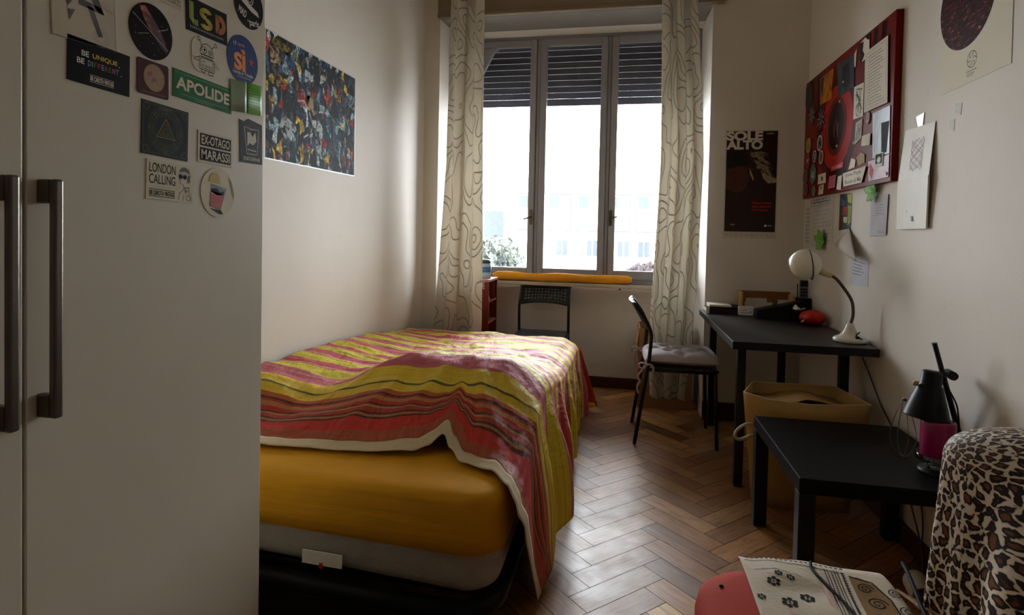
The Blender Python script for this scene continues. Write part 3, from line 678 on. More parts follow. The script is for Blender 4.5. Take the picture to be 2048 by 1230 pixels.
    patch([(.90, .18), (.99, .20), (.99, .33), (.91, .32)], paint('pale_teal_paint', '#7f9a98', .4)); patch(wob(.78, .75, .10, .08), paint('grey_teal_paint', '#4f6a70', .4, .4, 50)); patch(wob(.85, .32, .04, .10), paint('brown_paint', '#4a2f2a', .4))
    patch(wob(.90, .45, .02, .05), ochre)
    i = Ink(f, hh+.0003); q = lambda x, y: ((x-.5)*w, (.5-y)*h)
    i.ring(.028, .008, *q(.58, .86)); i.go('white_stroke', paint('off_white_paint', '#bfc4bf', .4), t); i = Ink(f, hh+.0003); i.ring(.022, .005, *q(.17, .92)); i.go('white_stroke', paint('off_white_paint', '#bfc4bf', .4), t); i = Ink(f, hh+.0003); i.line([q(*a) for a in ((.30, .46), (.36, .44), (.42, .52), (.46, .62), (.44, .70), (.36, .76))], .008)
    i.go('white_stroke', paint('off_white_paint', '#bfc4bf', .4), t); i = Ink(f, hh+.0003); i.line([q(*a) for a in ((.64, .46), (.74, .54), (.86, .58))], .006); i.go('white_stroke', paint('off_white_paint', '#bfc4bf', .4), t); i = Ink(f, hh+.0003); i.line([q(*a) for a in ((.86, .64), (.88, .78), (.87, .92))], .006); i.go('white_stroke', paint('off_white_paint', '#bfc4bf', .4), t); i = Ink(f, hh+.0003); i.line([q(*a) for a in ((.70, .70), (.86, .72), (.87, .74))], .005)
    i.go('white_stroke', paint('off_white_paint', '#bfc4bf', .4), t)
    Ink(f, hh+.0003).poly(circ(.017, *q(.58, .86))).go('dark_centre', paint('dark_brown_paint', '#2a1712', .4), t)
collage()

# ------------------------------------------------------------------ bed
BX0, BX1, BY0, BY1 = -1.43, -.31, 1.47, 3.77
def rrect_loop(x0, x1, y0, y1, r, seg=8):
    out = []
    for cx, cy, a0 in ((x1-r, y0+r, -90), (x1-r, y1-r, 0), (x0+r, y1-r, 90), (x0+r, y0+r, 180)):
        for k in range(seg+1): a = R(a0+90*k/seg); out.append((cx+r*math.cos(a), cy+r*math.sin(a)))
    return out
def sag(x): return .05*sm(-.45, -1.15, x)          # the mattress edge rises towards the wall side
def bed():
    # frame
    fx0, fx1, fy0, fy1 = -1.40, -.318, 1.442, 3.76
    t = thing('bed_frame', 'low black tubular metal bed frame under the mattress', 'bed frame', ((fx0+fx1)/2, (fy0+fy1)/2, 0))
    lp = rrect_loop(fx0, fx1, fy0, fy1, .13)
    m = MB(); m.tube([(x, y, .198+sag(x)*.8) for x, y in lp], .028, 12, close=True); m.go('rail', pm('satin_black_metal', (.006, .006, .007), .4, spec=.12), t)
    m = MB()
    for k in range(13): y = fy0+.12+k*.172; m.tube([(fx0+.02, y, .205), (-.85, y, .2), (fx1-.02, y, .19)], .012, 8)
    m.go('slats', M_BLKM, t)
    MB().box(fx0+.03, fx1-.04, fy0+.02, fy0+.06, .10, .20).go('cross_bar', M_BLKM, t)
    for x, y in ((fx0+.06, fy0+.15), (fx1-.07, fy0+.16), (fx0+.06, fy1-.2), (fx1-.07, fy1-.2)): MB().tube([(x, y, 0), (x, y, .185)], .019, 12).go('leg', M_BLKM, t)
    # mattress: stack of rounded rectangles
    def body(z0f, z1f, ox, prof, name, mat, parent):
        m = MB(); rings = []
        for a, ins in prof:
            lp = rrect_loop(BX0+ins-ox*.2, BX1-ins+ox, BY0+ins-ox, BY1-ins+ox, max(.02, .10-ins))
            rings.append([m.bm.verts.new((x, y, z0f(x, y)+(z1f(x, y)-z0f(x, y))*a)) for x, y in lp])
        for A, B in zip(rings, rings[1:]):
            n = len(A)
            for k in range(n): m.bm.faces.new((A[k], A[(k+1) % n], B[(k+1) % n], B[k])).smooth = True
        m.bm.faces.new(rings[0]); m.bm.faces.new(rings[-1])
        return m.go(name, mat, parent)
    t = thing('mattress', 'thick pale grey mattress on the black bed frame', 'mattress', (-.87, 2.62, .2))
    mm = pm('ribbed_mattress_ticking', '#aca394', .85, .06, 30)
    nt = mm.node_tree; b = nt.nodes['Principled BSDF']; tc = N(nt, 'ShaderNodeTexCoord'); wv = N(nt, 'ShaderNodeTexWave', bands_direction='Z', i_Scale=70.0, i_Distortion=3.0); wv.inputs['Detail Scale'].default_value = 1.5
    nt.links.new(tc.outputs['Object'], wv.inputs['Vector']); bp = N(nt, 'ShaderNodeBump', i_Strength=.35, i_Distance=.003); nt.links.new(wv.outputs['Fac'], bp.inputs['Height']); nt.links.new(bp.outputs[0], b.inputs['Normal'])
    zb = lambda x, y: .226+sag(x); zt = lambda x, y: .497
    body(zb, zt, 0, [(0, .03), (.06, .008), (.14, 0), (.88, 0), (.96, .01), (1, .04)], 'body', mm, t)
    lab = MB(); lab.box(-.865, -.745, 1.452, 1.456, .247, .284, Matrix.Rotation(R(1.5), 4, 'Y')); l = lab.go('care_tag', M_WHITEP, t); tag(l, 'white folded care tag on the mattress edge')
    f = Fr((-.80, 1.4515, .268), (1, 0, 0), (0, 0, 1), -1.5); Ink(f, .0003).poly(rect(.012, .016)).go('tag_print', M_RED, l)
    # yellow fitted sheet
    ms = pm('mustard_cotton_sheet', '#d2961a', .75, .05, 14)
    nt = ms.node_tree; b = nt.nodes['Principled BSDF']; tc = N(nt, 'ShaderNodeTexCoord'); mp = N(nt, 'ShaderNodeMapping'); mp.inputs['Scale'].default_value = (2, 2, 26); nt.links.new(tc.outputs['Object'], mp.inputs[0])
    nz = N(nt, 'ShaderNodeTexNoise', i_Scale=1.6, i_Detail=4.0, i_Distortion=.6); nt.links.new(mp.outputs[0], nz.inputs['Vector']); bp = N(nt, 'ShaderNodeBump', i_Strength=.45, i_Distance=.008); nt.links.new(nz.outputs['Fac'], bp.inputs['Height']); nt.links.new(bp.outputs[0], b.inputs['Normal'])
    m = MB(); rings = []
    for a, ins in ((0, .012), (.02, 0), (.3, 0), (.6, .001), (.84, .002), (.92, .010), (.97, .026), (1, .055), (1.01, .13), (1.012, .3)):
        lp = rrect_loop(BX0+.004+ins*.3, BX1-ins+.010, BY0+ins-.010, BY1-ins+.008, max(.02, .11-ins*.6), 10); rg = []
        for x, y in lp:
            z0 = .338+sag(x)*.55+.006*math.sin(x*9)+.05*sm(1.6, 2.2, y)
            w = noise.noise((x*5, y*5, a*3))*.006*(1 if .1 < a < .97 else .3)
            rg.append(m.bm.verts.new((x+w*.5, y+w, z0+(.506-z0)*a)))
        rings.append(rg)
    for A, B in zip(rings, rings[1:]):
        n = len(A)
        for k in range(n): m.bm.faces.new((A[k], A[(k+1) % n], B[(k+1) % n], B[k])).smooth = True
    m.bm.faces.new(rings[-1])
    o = m.go('fitted_sheet', ms); tag(o, 'mustard yellow fitted sheet stretched over the mattress', 'bed sheet')
bed()

def bedspread():
    UT = 1.125; DMAX = .50                                          # top width, drop on the right side
    XE = -.285
    YF = 3.80
    def hem_top(x):
        pts = [(-1.43, 1.60), (-1.12, 1.615), (-.80, 1.635), (-.62, 1.66), (-.575, 1.69), (-.540, 1.735), (-.505, 1.69), (-.45, 1.63), (-.36, 1.60), (-.29, 1.545)]
        for (a, ya), (b, yb) in zip(pts, pts[1:]):
            if x <= b: return ya+(yb-ya)*sm(a, b, x)
        return pts[-1][1]
    def ztop(x, y):
        z = .522
        yc = 2.10-.06*sm(-.7, -1.3, x)+.015*math.sin(x*7)
        hy = 1.625
        up = sm(hy-.02, yc, y); dn = 1-.75*sm(yc+.1, 3.75, y)
        z += .085*up*dn*(1-.25*sm(-.43, -.28, x))+.045*sm(-1.05, -1.42, x)*up*(1-sm(3.0, 3.8, y))
        g = sm(-1.12, -.74, x)*(1-.36*sm(-.43, -.27, x))
        ycr = yc+.05*sm(-.55, -.3, x)-.02
        z += .128*g*(sm(hy-.01, ycr, y) if y < ycr else 1-sm(ycr-.02, ycr+.66, y))
        w = noise.noise((x*4, y*7, 0))*.014 + noise.noise((x*9, y*15, 3))*.008 + noise.noise((x*22, y*30, 8))*.003
        # diagonal pull creases on the front slope
        for (ax, ay, bx, by, am) in ((-1.0, 1.93, -.80, 2.06, .014), (-.70, 1.80, -.60, 2.02, .012), (-.42, 1.78, -.50, 2.04, .016), (-.535, 1.64, -.55, 1.76, .026), (-.36, 1.66, -.42, 1.92, .012), (-.9, 1.72, -.78, 1.90, .010), (-.55, 2.75, -.45, 2.95, .012), (-.5, 2.55, -.35, 2.5, .012), (-.9, 2.6, -.7, 2.7, .009)):
            vx, vy = bx-ax, by-ay; L2 = vx*vx+vy*vy; tt = max(0, min(1, ((x-ax)*vx+(y-ay)*vy)/L2)); d = math.hypot(x-ax-tt*vx, y-ay-tt*vy)
            w += am*math.exp(-(d/.026)**2)*math.sin(PI*(.15+.7*tt))
        edge = sm(hem_top(x), hem_top(x)+.08, y)
        z += w*(.35+.65*edge)
        z -= .03*sm(3.68, 3.82, y)+.030*sm(-.36, -.285, x)*(.5+.5*sm(2.4, 2.9, y))
        return z
    def P(a, b):
        u = a*(UT+DMAX)
        if u <= UT:
            x = -1.415+u; y0 = hem_top(x); y = y0+b*(YF-y0)
            return Vector((x, y, ztop(x, y)))
        d = u-UT; y0 = lerp_tab([(0, 1.535), (.05, 1.485), (.15, 1.53), (.32, 1.65), (.5, 1.80)], d)[0]
        zt = ztop(XE-.0, 1.545+b*(YF-1.545))
        y1 = YF+.20*sm(.2, DMAX, d)
        y = y0+b*(y1-y0)
        fold = math.sin(y*17+.8+1.5*noise.noise((y*2, 0, 5)))*.6+math.sin(y*31+2)*.35
        flare = .055*math.exp(-((y-2.1)/.55)**2)+.06*sm(3.6, 3.95, y)
        k = sm(0, DMAX, d); fe = math.exp(-((y-y0)/.22)**2)
        x = -.284+.016*sm(0, .03, d)+(1-fe)*(k*flare+.046*fold*sm(0, .38, d)+.012*sm(0, .3, d))+fe*sm(0, .10, d)*.030
        full = .505+.0*y
        z = zt-.006-d*min(1.0, (zt-.035-.03*math.sin(y*5)**2)/DMAX)
        if y > 2.75: z = max(z, .03+.10*sm(2.75, 3.1, y)*(1-sm(3.6, 3.75, y))) if False else z
        return Vector((x, y, z))
    m = bpy.data.materials.new('striped_cotton_bedspread'); m.use_nodes = True; nt = m.node_tree; L = nt.links.new; bs = nt.nodes['Principled BSDF']
    bs.inputs['Roughness'].default_value = .62; bs.inputs['Specular IOR Level'].default_value = .4
    # stripe sequence along the cloth, metres from the hem
    seq = []
    p = 0.0
    def add(wd, col):
        nonlocal p
        seq.append((p, S(col))); p += wd
    D = '#5e2419'; G = '#6a6424'
    k = .60
    for wd, c in ((.04, '#9a4526'), (.062, '#a04a2a'), (.085, '#b8281a'), (.012, D), (.014, '#a4703c'), (.008, D), (.03, '#a23422'), (.006, D), (.02, '#b0743c'), (.006, D), (.034, '#a8301e'), (.005, D), (.022, '#b26f3a'), (.03, '#9c3420'), (.005, D), (.035, '#b25a2c'),
                  ): add(wd*k, c)
    for wd, c in ((.042, '#d8b62c'), (.005, G), (.014, '#dcc040'), (.005, G), (.046, '#dcbc30')): add(wd, c)
    add(.075, '#c2606c'); add(.008, '#d08a80'); add(.03, '#c2606c')
    cyc = 0
    while p < 2.15:
        add(.018, '#d9c83a'); add(.004, '#8a8a30'); add(.036, '#dccb3c'); add(.005, '#b8a030'); add(.020, '#dccb3c')
        add(.014, '#c9707a'); add(.006, '#d6b08a'); add(.034, '#c04c58' if cyc % 2 else '#bc3a3c'); add(.005, '#d89aa0'); add(.028, '#c45868'); cyc += 1
    TOT = 2.4
    uvn = N(nt, 'ShaderNodeUVMap'); sx = N(nt, 'ShaderNodeSeparateXYZ'); L(uvn.outputs[0], sx.inputs[0])
    wz = N(nt, 'ShaderNodeTexNoise', i_Scale=40.0, i_Detail=2.0); L(uvn.outputs[0], wz.inputs['Vector'])
    prev = None
    for i in range(0, len(seq), 28):
        ch = seq[i:i+28]; stops = [(max(0, min(1, a/TOT)), c) for a, c in ch]
        rp = ramp(nt, stops, 'CONSTANT'); L(sx.outputs[1], rp.inputs[0])
        if prev is None: prev = rp.outputs[0]
        else:
            gt = N(nt, 'ShaderNodeMath', operation='GREATER_THAN'); gt.inputs[1].default_value = ch[0][0]/TOT; L(sx.outputs[1], gt.inputs[0])
            mx = N(nt, 'ShaderNodeMix', data_type='RGBA'); L(gt.outputs[0], mx.inputs[0]); L(prev, mx.inputs[6]); L(rp.outputs[0], mx.inputs[7]); prev = mx.outputs[2]
    # woven look: fine streaks along the stripe direction
    mp = N(nt, 'ShaderNodeMapping'); mp.inputs['Scale'].default_value = (3, 420, 1); L(uvn.outputs[0], mp.inputs[0])
    st = N(nt, 'ShaderNodeTexNoise', i_Scale=1.0, i_Detail=3.0); L(mp.outputs[0], st.inputs['Vector']); rs = ramp(nt, [(.3, (.78, .74, .70)), (.7, (1.12, 1.12, 1.1))]); L(st.outputs['Fac'], rs.inputs[0])
    mu = N(nt, 'ShaderNodeMix', data_type='RGBA', blend_type='MULTIPLY'); mu.inputs[0].default_value = .8; L(prev, mu.inputs[6]); L(rs.outputs[0], mu.inputs[7]); L(mu.outputs[2], bs.inputs['Base Color'])
    n3 = N(nt, 'ShaderNodeTexNoise', i_Scale=18.0, i_Detail=5.0); L(uvn.outputs[0], n3.inputs['Vector']); bp = N(nt, 'ShaderNodeBump', i_Strength=.7, i_Distance=.03); L(n3.outputs['Fac'], bp.inputs['Height']); L(bp.outputs[0], bs.inputs['Normal'])
    LEN = 2.2; hb = .052/LEN
    t = thing('bedspread', 'striped red, orange, yellow and pink cotton bedspread rumpled over the bed', 'bedspread', (-.85, 2.6, .2))
    def uv(a, b):
        k_ = sm(.03, .10, b); return (a*(UT+DMAX), (b*LEN*(1-k_)+(P(a, b).y-1.60)*k_)/TOT)
    MB().grid(lambda a, b: P(a, hb+b*(1-hb)), 190, 230, uv=lambda a, b: uv(a, max(0, (hb+b*(1-hb))-hb*.6))).go('cloth', m, t, recalc=False, solid=.002)
    MB().grid(lambda a, b: P(a, b*hb)+Vector((0, 0, .001)), 190, 5, uv=uv).go('hem', pm('cream_linen_hem', '#c9b796', .8, .06, 60), t, recalc=False, solid=.003)
    # far right corner hanging as a red tail with a yellow tip
    tl = MB(); tl.grid(lambda a, b: Vector((-.285+a*.075*(.3+b)+.045*b, 3.825+.04*a+.10*b*(1-a*.4), .47-.40*b-.02*a)), 6, 14)
    tl.go('corner_tail', pm('orange_red_cotton', '#c0452a', .75, .06), t, recalc=False, solid=.002)
    y = MB(); y.lathe([(0, 0), (.02, .006), (.034, .02), (.02, .034), (0, .036)], (-.190, 3.915, .040), 14); y.go('tassel', pm('yellow_yarn', '#e2b21c', .8), t)
bedspread()

# ------------------------------------------------------------------ curtains
def curtain_material():
    m = bpy.data.materials.new('cream_contour_print_curtain'); m.use_nodes = True; nt = m.node_tree; L = nt.links.new; b = nt.nodes['Principled BSDF']; b.inputs['Roughness'].default_value = .85
    uv = N(nt, 'ShaderNodeUVMap'); mp = N(nt, 'ShaderNodeMapping'); mp.inputs['Scale'].default_value = (1, .62, 1); L(uv.outputs[0], mp.inputs[0])
    def contour(off):
        o = N(nt, 'ShaderNodeVectorMath', operation='ADD'); o.inputs[1].default_value = off; L(mp.outputs[0], o.inputs[0])
        z_ = N(nt, 'ShaderNodeTexNoise', i_Scale=4.4, i_Detail=1.2, i_Roughness=.5); L(o.outputs[0], z_.inputs['Vector'])
        q = N(nt, 'ShaderNodeMath', operation='MULTIPLY'); q.inputs[1].default_value = 12.0; L(z_.outputs['Fac'], q.inputs[0]); return q.outputs[0]
    def mth(op, x, y=None):
        q = N(nt, 'ShaderNodeMath', operation=op)
        for k_, v_ in ((0, x), (1, y)):
            if v_ is None: continue
            if isinstance(v_, (int, float)): q.inputs[k_].default_value = v_
            else: L(v_, q.inputs[k_])
        return q.outputs[0]
    n0, n1, n2 = contour((0, 0, 0)), contour((.004, 0, 0)), contour((0, .004, 0))
    gx, gy = mth('SUBTRACT', n1, n0), mth('SUBTRACT', n2, n0)
    g = mth('ADD', mth('SQRT', mth('ADD', mth('MULTIPLY', gx, gx), mth('MULTIPLY', gy, gy))), .004)
    ds = mth('MULTIPLY', mth('DIVIDE', mth('ABSOLUTE', mth('SUBTRACT', mth('FRACT', n0), .5)), g), .004)
    rp = ramp(nt, [(0, (.20, .175, .15)), (.0021, (.25, .22, .19)), (.0032, (.70, .655, .57))]); L(ds, rp.inputs[0])
    L(rp.outputs[0], b.inputs['Base Color'])
    tr = N(nt, 'ShaderNodeBsdfTranslucent'); L(rp.outputs[0], tr.inputs['Color']); ms = N(nt, 'ShaderNodeMixShader'); ms.inputs[0].default_value = .38
    L(b.outputs[0], ms.inputs[1]); L(tr.outputs[0], ms.inputs[2]); L(ms.outputs[0], nt.nodes['Material Output'].inputs['Surface'])
    return m
M_CURT = curtain_material()
def curtain(label, tab, z0, z1, nf, ph, width, y=3.895):
    t = thing('curtain', label, 'curtain', ((tab[0][1]+tab[0][2])/2, y, z0), 'curtains at the window niche')
    def P(a, b):
        z = z0+(z1-z0)*b; x0, x1 = lerp_tab(tab, z)
        dr = .35*noise.noise((a*3, z*.8, ph))
        th = a*nf*2*PI+ph+dr*2
        am = .046*(.75+.5*noise.noise((a*4, z*.6, ph+3)))*(1 if z < 2.5 else .8)
        return Vector((x0+(x1-x0)*a-.012*math.sin(2*th), y+am*math.sin(th)+.01*noise.noise((a*9, z*3, 1)), z+.012*math.sin(a*nf*2*PI)*(b < .01)))
    m = MB(); m.grid(P, 120, 90, uv=lambda a, b: (a*width+ph, (z0+(z1-z0)*b)+ph)); m.go('cloth', M_CURT, t, recalc=False, solid=.0016)
    return t
curtain('cream curtain with grey contour lines hanging left of the window behind the bed', [(0.15, -1.31, -.955), (.55, -1.30, -.957), (1.1, -1.262, -.962), (1.7, -1.225, -.97), (2.72, -1.215, -.982)], .14, 2.98, 1.8, .9, .62)
curtain('cream curtain with grey contour lines hanging right of the window behind the cushioned chair', [(0.15, .185, .42), (.46, .172, .458), (1.0, .19, .485), (1.7, .212, .498), (2.2, .206, .47), (2.72, .197, .435)], .145, 2.98, 2.8, 2.1, .85)

# ------------------------------------------------------------------ chairs
def make_chair():
    """black steel and plastic chair; local x forward, y across, origin under the back legs"""
    t = thing('chair', '', 'chair', (0, 0, 0), 'black perforated-back chairs')
    W = .19; r = .0105
    for s in (-1, 1):
        m = MB(); m.tube(bez([(0, s*W, 0), (.035, s*W, .25), (.066, s*W, .46), (.078, s*W, .60), (.074, s*W, .655), (.045, s*W*.99, .72), (-.012, s*W*.97, .80)], 6), r, 10); m.go('back_leg', M_BLKM, t)
    for s in (-1, 1):
        m = MB(); m.tube([(.455, s*W, 0), (.436, s*W, .43)], r, 10); m.go('front_leg', M_BLKM, t)
    m = MB()
    for s in (-1, 1): m.tube([(.062, s*W, .435), (.44, s*W, .435)], r, 8)
    m.tube([(.436, -W, .435), (.436, W, .435)], r, 8); m.tube([(.064, -W, .44), (.064, W, .44)], r, 8)
    m.go('seat_frame', M_BLKM, t)
    def seat(a, b):
        x = .055+.40*a; y = (b-.5)*2*W*1.02
        return Vector((x, y, .452-.014*math.sin(a*PI)*math.cos((b-.5)*PI)-.012*sm(.88, 1, a)+.010*sm(.12, 0, a)))
    m = MB(); m.grid(seat, 20, 16); m.go('seat', M_BLKP, t, solid=.008)
    nu, nv = 31, 13
    def back(a, b):
        y = (a-.5)*2*(W+.006); z0, z1 = .655+.02*(1-(2*a-1)**2), .812
        c = abs(2*a-1); z = z0+(z1-z0)*b
        if c > .86 and b > .5: z -= .018*((c-.86)/.14)**2*(b-.5)*2
        x = .076-.088*((z-.655)/.157)**1.15-.020*(1-(2*a-1)**2)
        return Vector((x-.004, y, z))
    m = MB(); m.grid(back, nu, nv, skip=lambda i, j: (i % 2 == 1 and j % 2 == 1 and 1 < i < nu-2 and 1 < j < nv-2))
    m.go('backrest', M_BLKP, t, solid=.009)
    m = MB(); m.tube([back(k/24, 1)+Vector((-.002, 0, .002)) for k in range(25)], .009, 8); m.go('backrest_lip', M_BLKP, t)
    return t
ch = make_chair()
ch.location = (.086, 3.60, 0); ch.rotation_euler = (0, 0, R(1.5))
ch['label'] = 'black metal chair with tied grey seat cushion pulled up beside the desk'
copy_tree(ch, (-.585, 4.46, 0), R(-90), 'black perforated-back chair tucked under the window sill behind the bed')

def cushion():
    t = thing('seat_cushion', 'pale lilac grey tufted cushion tied onto the desk chair seat', 'cushion', (.345, 3.605, .455))
    cx, cy, w, d = .345, 3.605, .43, .41
    tuft = [(-.33, -.33), (.33, -.33), (-.33, .33), (.33, .33), (0, 0), (0, .66), (.66, 0), (-.66, 0), (0, -.66)]
    def top(a, b, sgn):
        u, v = 2*a-1, 2*b-1
        e = (1-abs(u)**5)*(1-abs(v)**5); h = .052*max(0, e)**.5
        for tu, tv in tuft: h -= .036*math.exp(-((u-tu)**2+(v-tv)**2)/.022)
        h += noise.noise((u*4, v*4, 2))*.004*e
        return Vector((cx+u*w/2*(1-.04*v*v), cy+v*d/2*(1-.04*u*u), .487+max(h, .002)*(1 if sgn > 0 else 0)-(.022*max(0, e)**.6 if sgn < 0 else 0)))
    m = MB(); m.grid(lambda a, b: top(a, b, 1), 44, 44); m.grid(lambda a, b: top(a, b, -1), 20, 20)
    mat = pm('lilac_grey_cotton', '#b3aaad', .8, .04, 30)
    m.go('pad', mat, t)
    m = MB()
    for tu, tv in tuft[:5]: 
        p = top((tu+1)/2, (tv+1)/2, 1); m.lathe([(0, .006), (.006, .004), (.008, 0)], p, 10)
    m.go('tufting_button', mat, t)
    for s, pts in ((-1, [(.155, 3.415, .46), (.135, 3.40, .455), (.12, 3.396, .43), (.10, 3.385, .40), (.112, 3.38, .37), (.098, 3.385, .34), (.105, 3.39, .30)]), (1, [(.15, 3.79, .46), (.10, 3.80, .47), (.085, 3.79, .44), (.095, 3.79, .38)])):
        m = MB(); m.tube(bez(pts, 6), .0065, 6)
        bx, by, bz = pts[1]
        m.tube([(bx-.012+.020*math.cos(q*PI/5), by-.004, bz+.004+.016*math.sin(q*PI/5)) for q in range(10)], .006, 6, close=True)
        m.tube(bez([(bx, by, bz), (bx+.03, by-.008, bz+.014), (bx+.05, by-.008, bz-.005), (bx+.045, by-.008, bz-.04)], 5), .0065, 6)
        m.go('tie', pm('twisted_pinkish_tie', '#b49a98', .8, .2, 120), t)
cushion()

# ------------------------------------------------------------------ by the window
def by_window():
    # dark red bookcase
    mr = pm('dark_red_stained_wood', '#6e2418', .4, .12, 8)
    x0, x1, y0, y1, h = -1.24, -.952, 4.085, 4.38, .862
    t = thing('bookcase', 'small dark red bookcase standing beside the left curtain behind the bed', 'bookcase', ((x0+x1)/2, (y0+y1)/2, 0))
    MB().box(x0, x1, y0, y0+.018, 0, h-.018).go('side_panel', mr, t); MB().box(x0, x1, y1-.018, y1, 0, h-.018).go('side_panel', mr, t)
    MB().box(x0, x0+.01, y0+.018, y1-.018, 0, h-.018).go('back_panel', mr, t); MB().box(x0, x1+.004, y0-.004, y1+.004, h-.018, h).go('top', pm('pale_pinkish_top', '#a8766a', .4, .1), t, bevel=.002)  # top coloured paler than the dark red panels
    for z in (.05, .375, .535, .69): MB().box(x0+.01, x1-.004, y0+.018, y1-.018, z, z+.014).go('shelf', pm('lighter_red_brown_shelf', '#9a5a4a', .45, .15), t)  # shelves coloured lighter than the side panels
    MB().box(x1-.03, x1, (y0+y1)/2+.03, (y0+y1)/2+.042, .704, h-.018).go('divider', mr, t)
    f = Fr((-1.0-.012, y0-.0005, .818), (1, 0, 0), (0, 0, 1)); s = thing('sticker', 'faded flag-cross sticker on the dark red bookcase side', 'sticker', f.o)
    plate(f, rect(.058, .05), .0006, 'backing', pm('dull_violet_sticker', '#6a5560', .5), s)
    i = Ink(f, .0008); i.line([(-.029, -.025), (.029, .025)], .008); i.line([(-.029, .025), (.029, -.025)], .008); i.line([(0, -.025), (0, .025)], .012); i.line([(-.029, 0), (.029, 0)], .012); i.go('cross', pm('dusty_pink_ink', '#b09298', .5), s)
    # white figurine on the upper shelf
    m = MB(); m.lathe([(0, 0), (.016, .001), (.018, .02), (.012, .045), (.015, .065), (.008, .085), (.012, .10), (.008, .115), (0, .12)], (-.975, y0+.06, .704), 16); o = m.go('figurine', pm('white_porcelain', '#d8d4cc', .3)); tag(o, 'little white figurine on the upper shelf of the red bookcase', 'figurine')
    for k, (yy, hh, cc) in enumerate(((4.15, .13, '#3a2a22'), (4.185, .15, '#7a6a3a'), (4.215, .12, '#2c3a44'), (4.245, .14, '#4a2a20'))):
        o = MB().box(-1.13, -.985, yy, yy+.027, .549, .549+hh).go('book', pm('book_cover_%s' % ['brown', 'olive', 'slate', 'maroon'][k], cc, .6), bevel=.002)
        tag(o, 'thin %s book standing on the middle shelf of the red bookcase' % ['dark brown', 'olive', 'slate blue', 'maroon'][k], 'book', 'books in the red bookcase')
    # jar on top
    c = (-1.012, 4.23, h)
    t = thing('storage_jar', 'blue and white jar with dark lid on top of the red bookcase', 'jar', c)
    MB().lathe([(0, 0), (.040, 0), (.043, .004), (.043, .10), (.038, .112), (.03, .116)], c, 24).go('body', pm('pale_blue_tin', '#a8bccb', .3, .2, 30), t)
    MB().lathe([(.0436, .045), (.0440, .046), (.0440, .085), (.0436, .086)], c, 24).go('label_band', pm('slate_blue_band', '#4a6f92', .4, .2, 60), t)
    MB().lathe([(.041, .112), (.041, .128), (.03, .140), (0, .143)], c, 24).go('lid', pm('dark_grey_lid', '#3c4248', .4), t)
    # draught excluder
    m = MB(); pts = []; rr = []
    for k in range(60):
        a = k/59; pts.append((-1.015+1.085*a, 4.492+.006*math.sin(a*9), .829+.037+.003*math.sin(a*14))); rr.append((.033+.003*math.sin(a*17)+.002*noise.noise((a*20, 0, 0)))*min(1, .55+a*12, .55+(1-a)*12))
    m.tube(pts, rr, 18)
    o = m.go('draught_excluder', pm('mustard_orange_fabric', '#dd9426', .75, .08, 18, bump=.3, bscale=25)); tag(o, 'long mustard orange draught excluder roll lying on the window sill', 'draught excluder')
    # box behind the curtain
    t = thing('cardboard_box', 'open brown cardboard box behind the right curtain under the window', 'box', (.30, 4.32, 0))
    mk = pm('brown_cardboard', '#8c643e', .75, .08, 6); mk2 = pm('light_cardboard', '#b58d5c', .75, .06, 8)
    MB().box(.125, .485, 4.145, 4.153, 0, .555).box(.125, .485, 4.492, 4.50, 0, .555).box(.125, .133, 4.153, 4.492, 0, .555).box(.477, .485, 4.153, 4.492, 0, .555).box(.133, .477, 4.153, 4.492, 0, .01).go('body', mk, t)
    MB().prism([(.125, 4.155, .556), (.125, 4.49, .556), (.122, 4.49, .548), (.110, 4.45, .42), (.110, 4.19, .42)], (.004, 0, 0)).go('side_flap', mk2, t)
by_window()

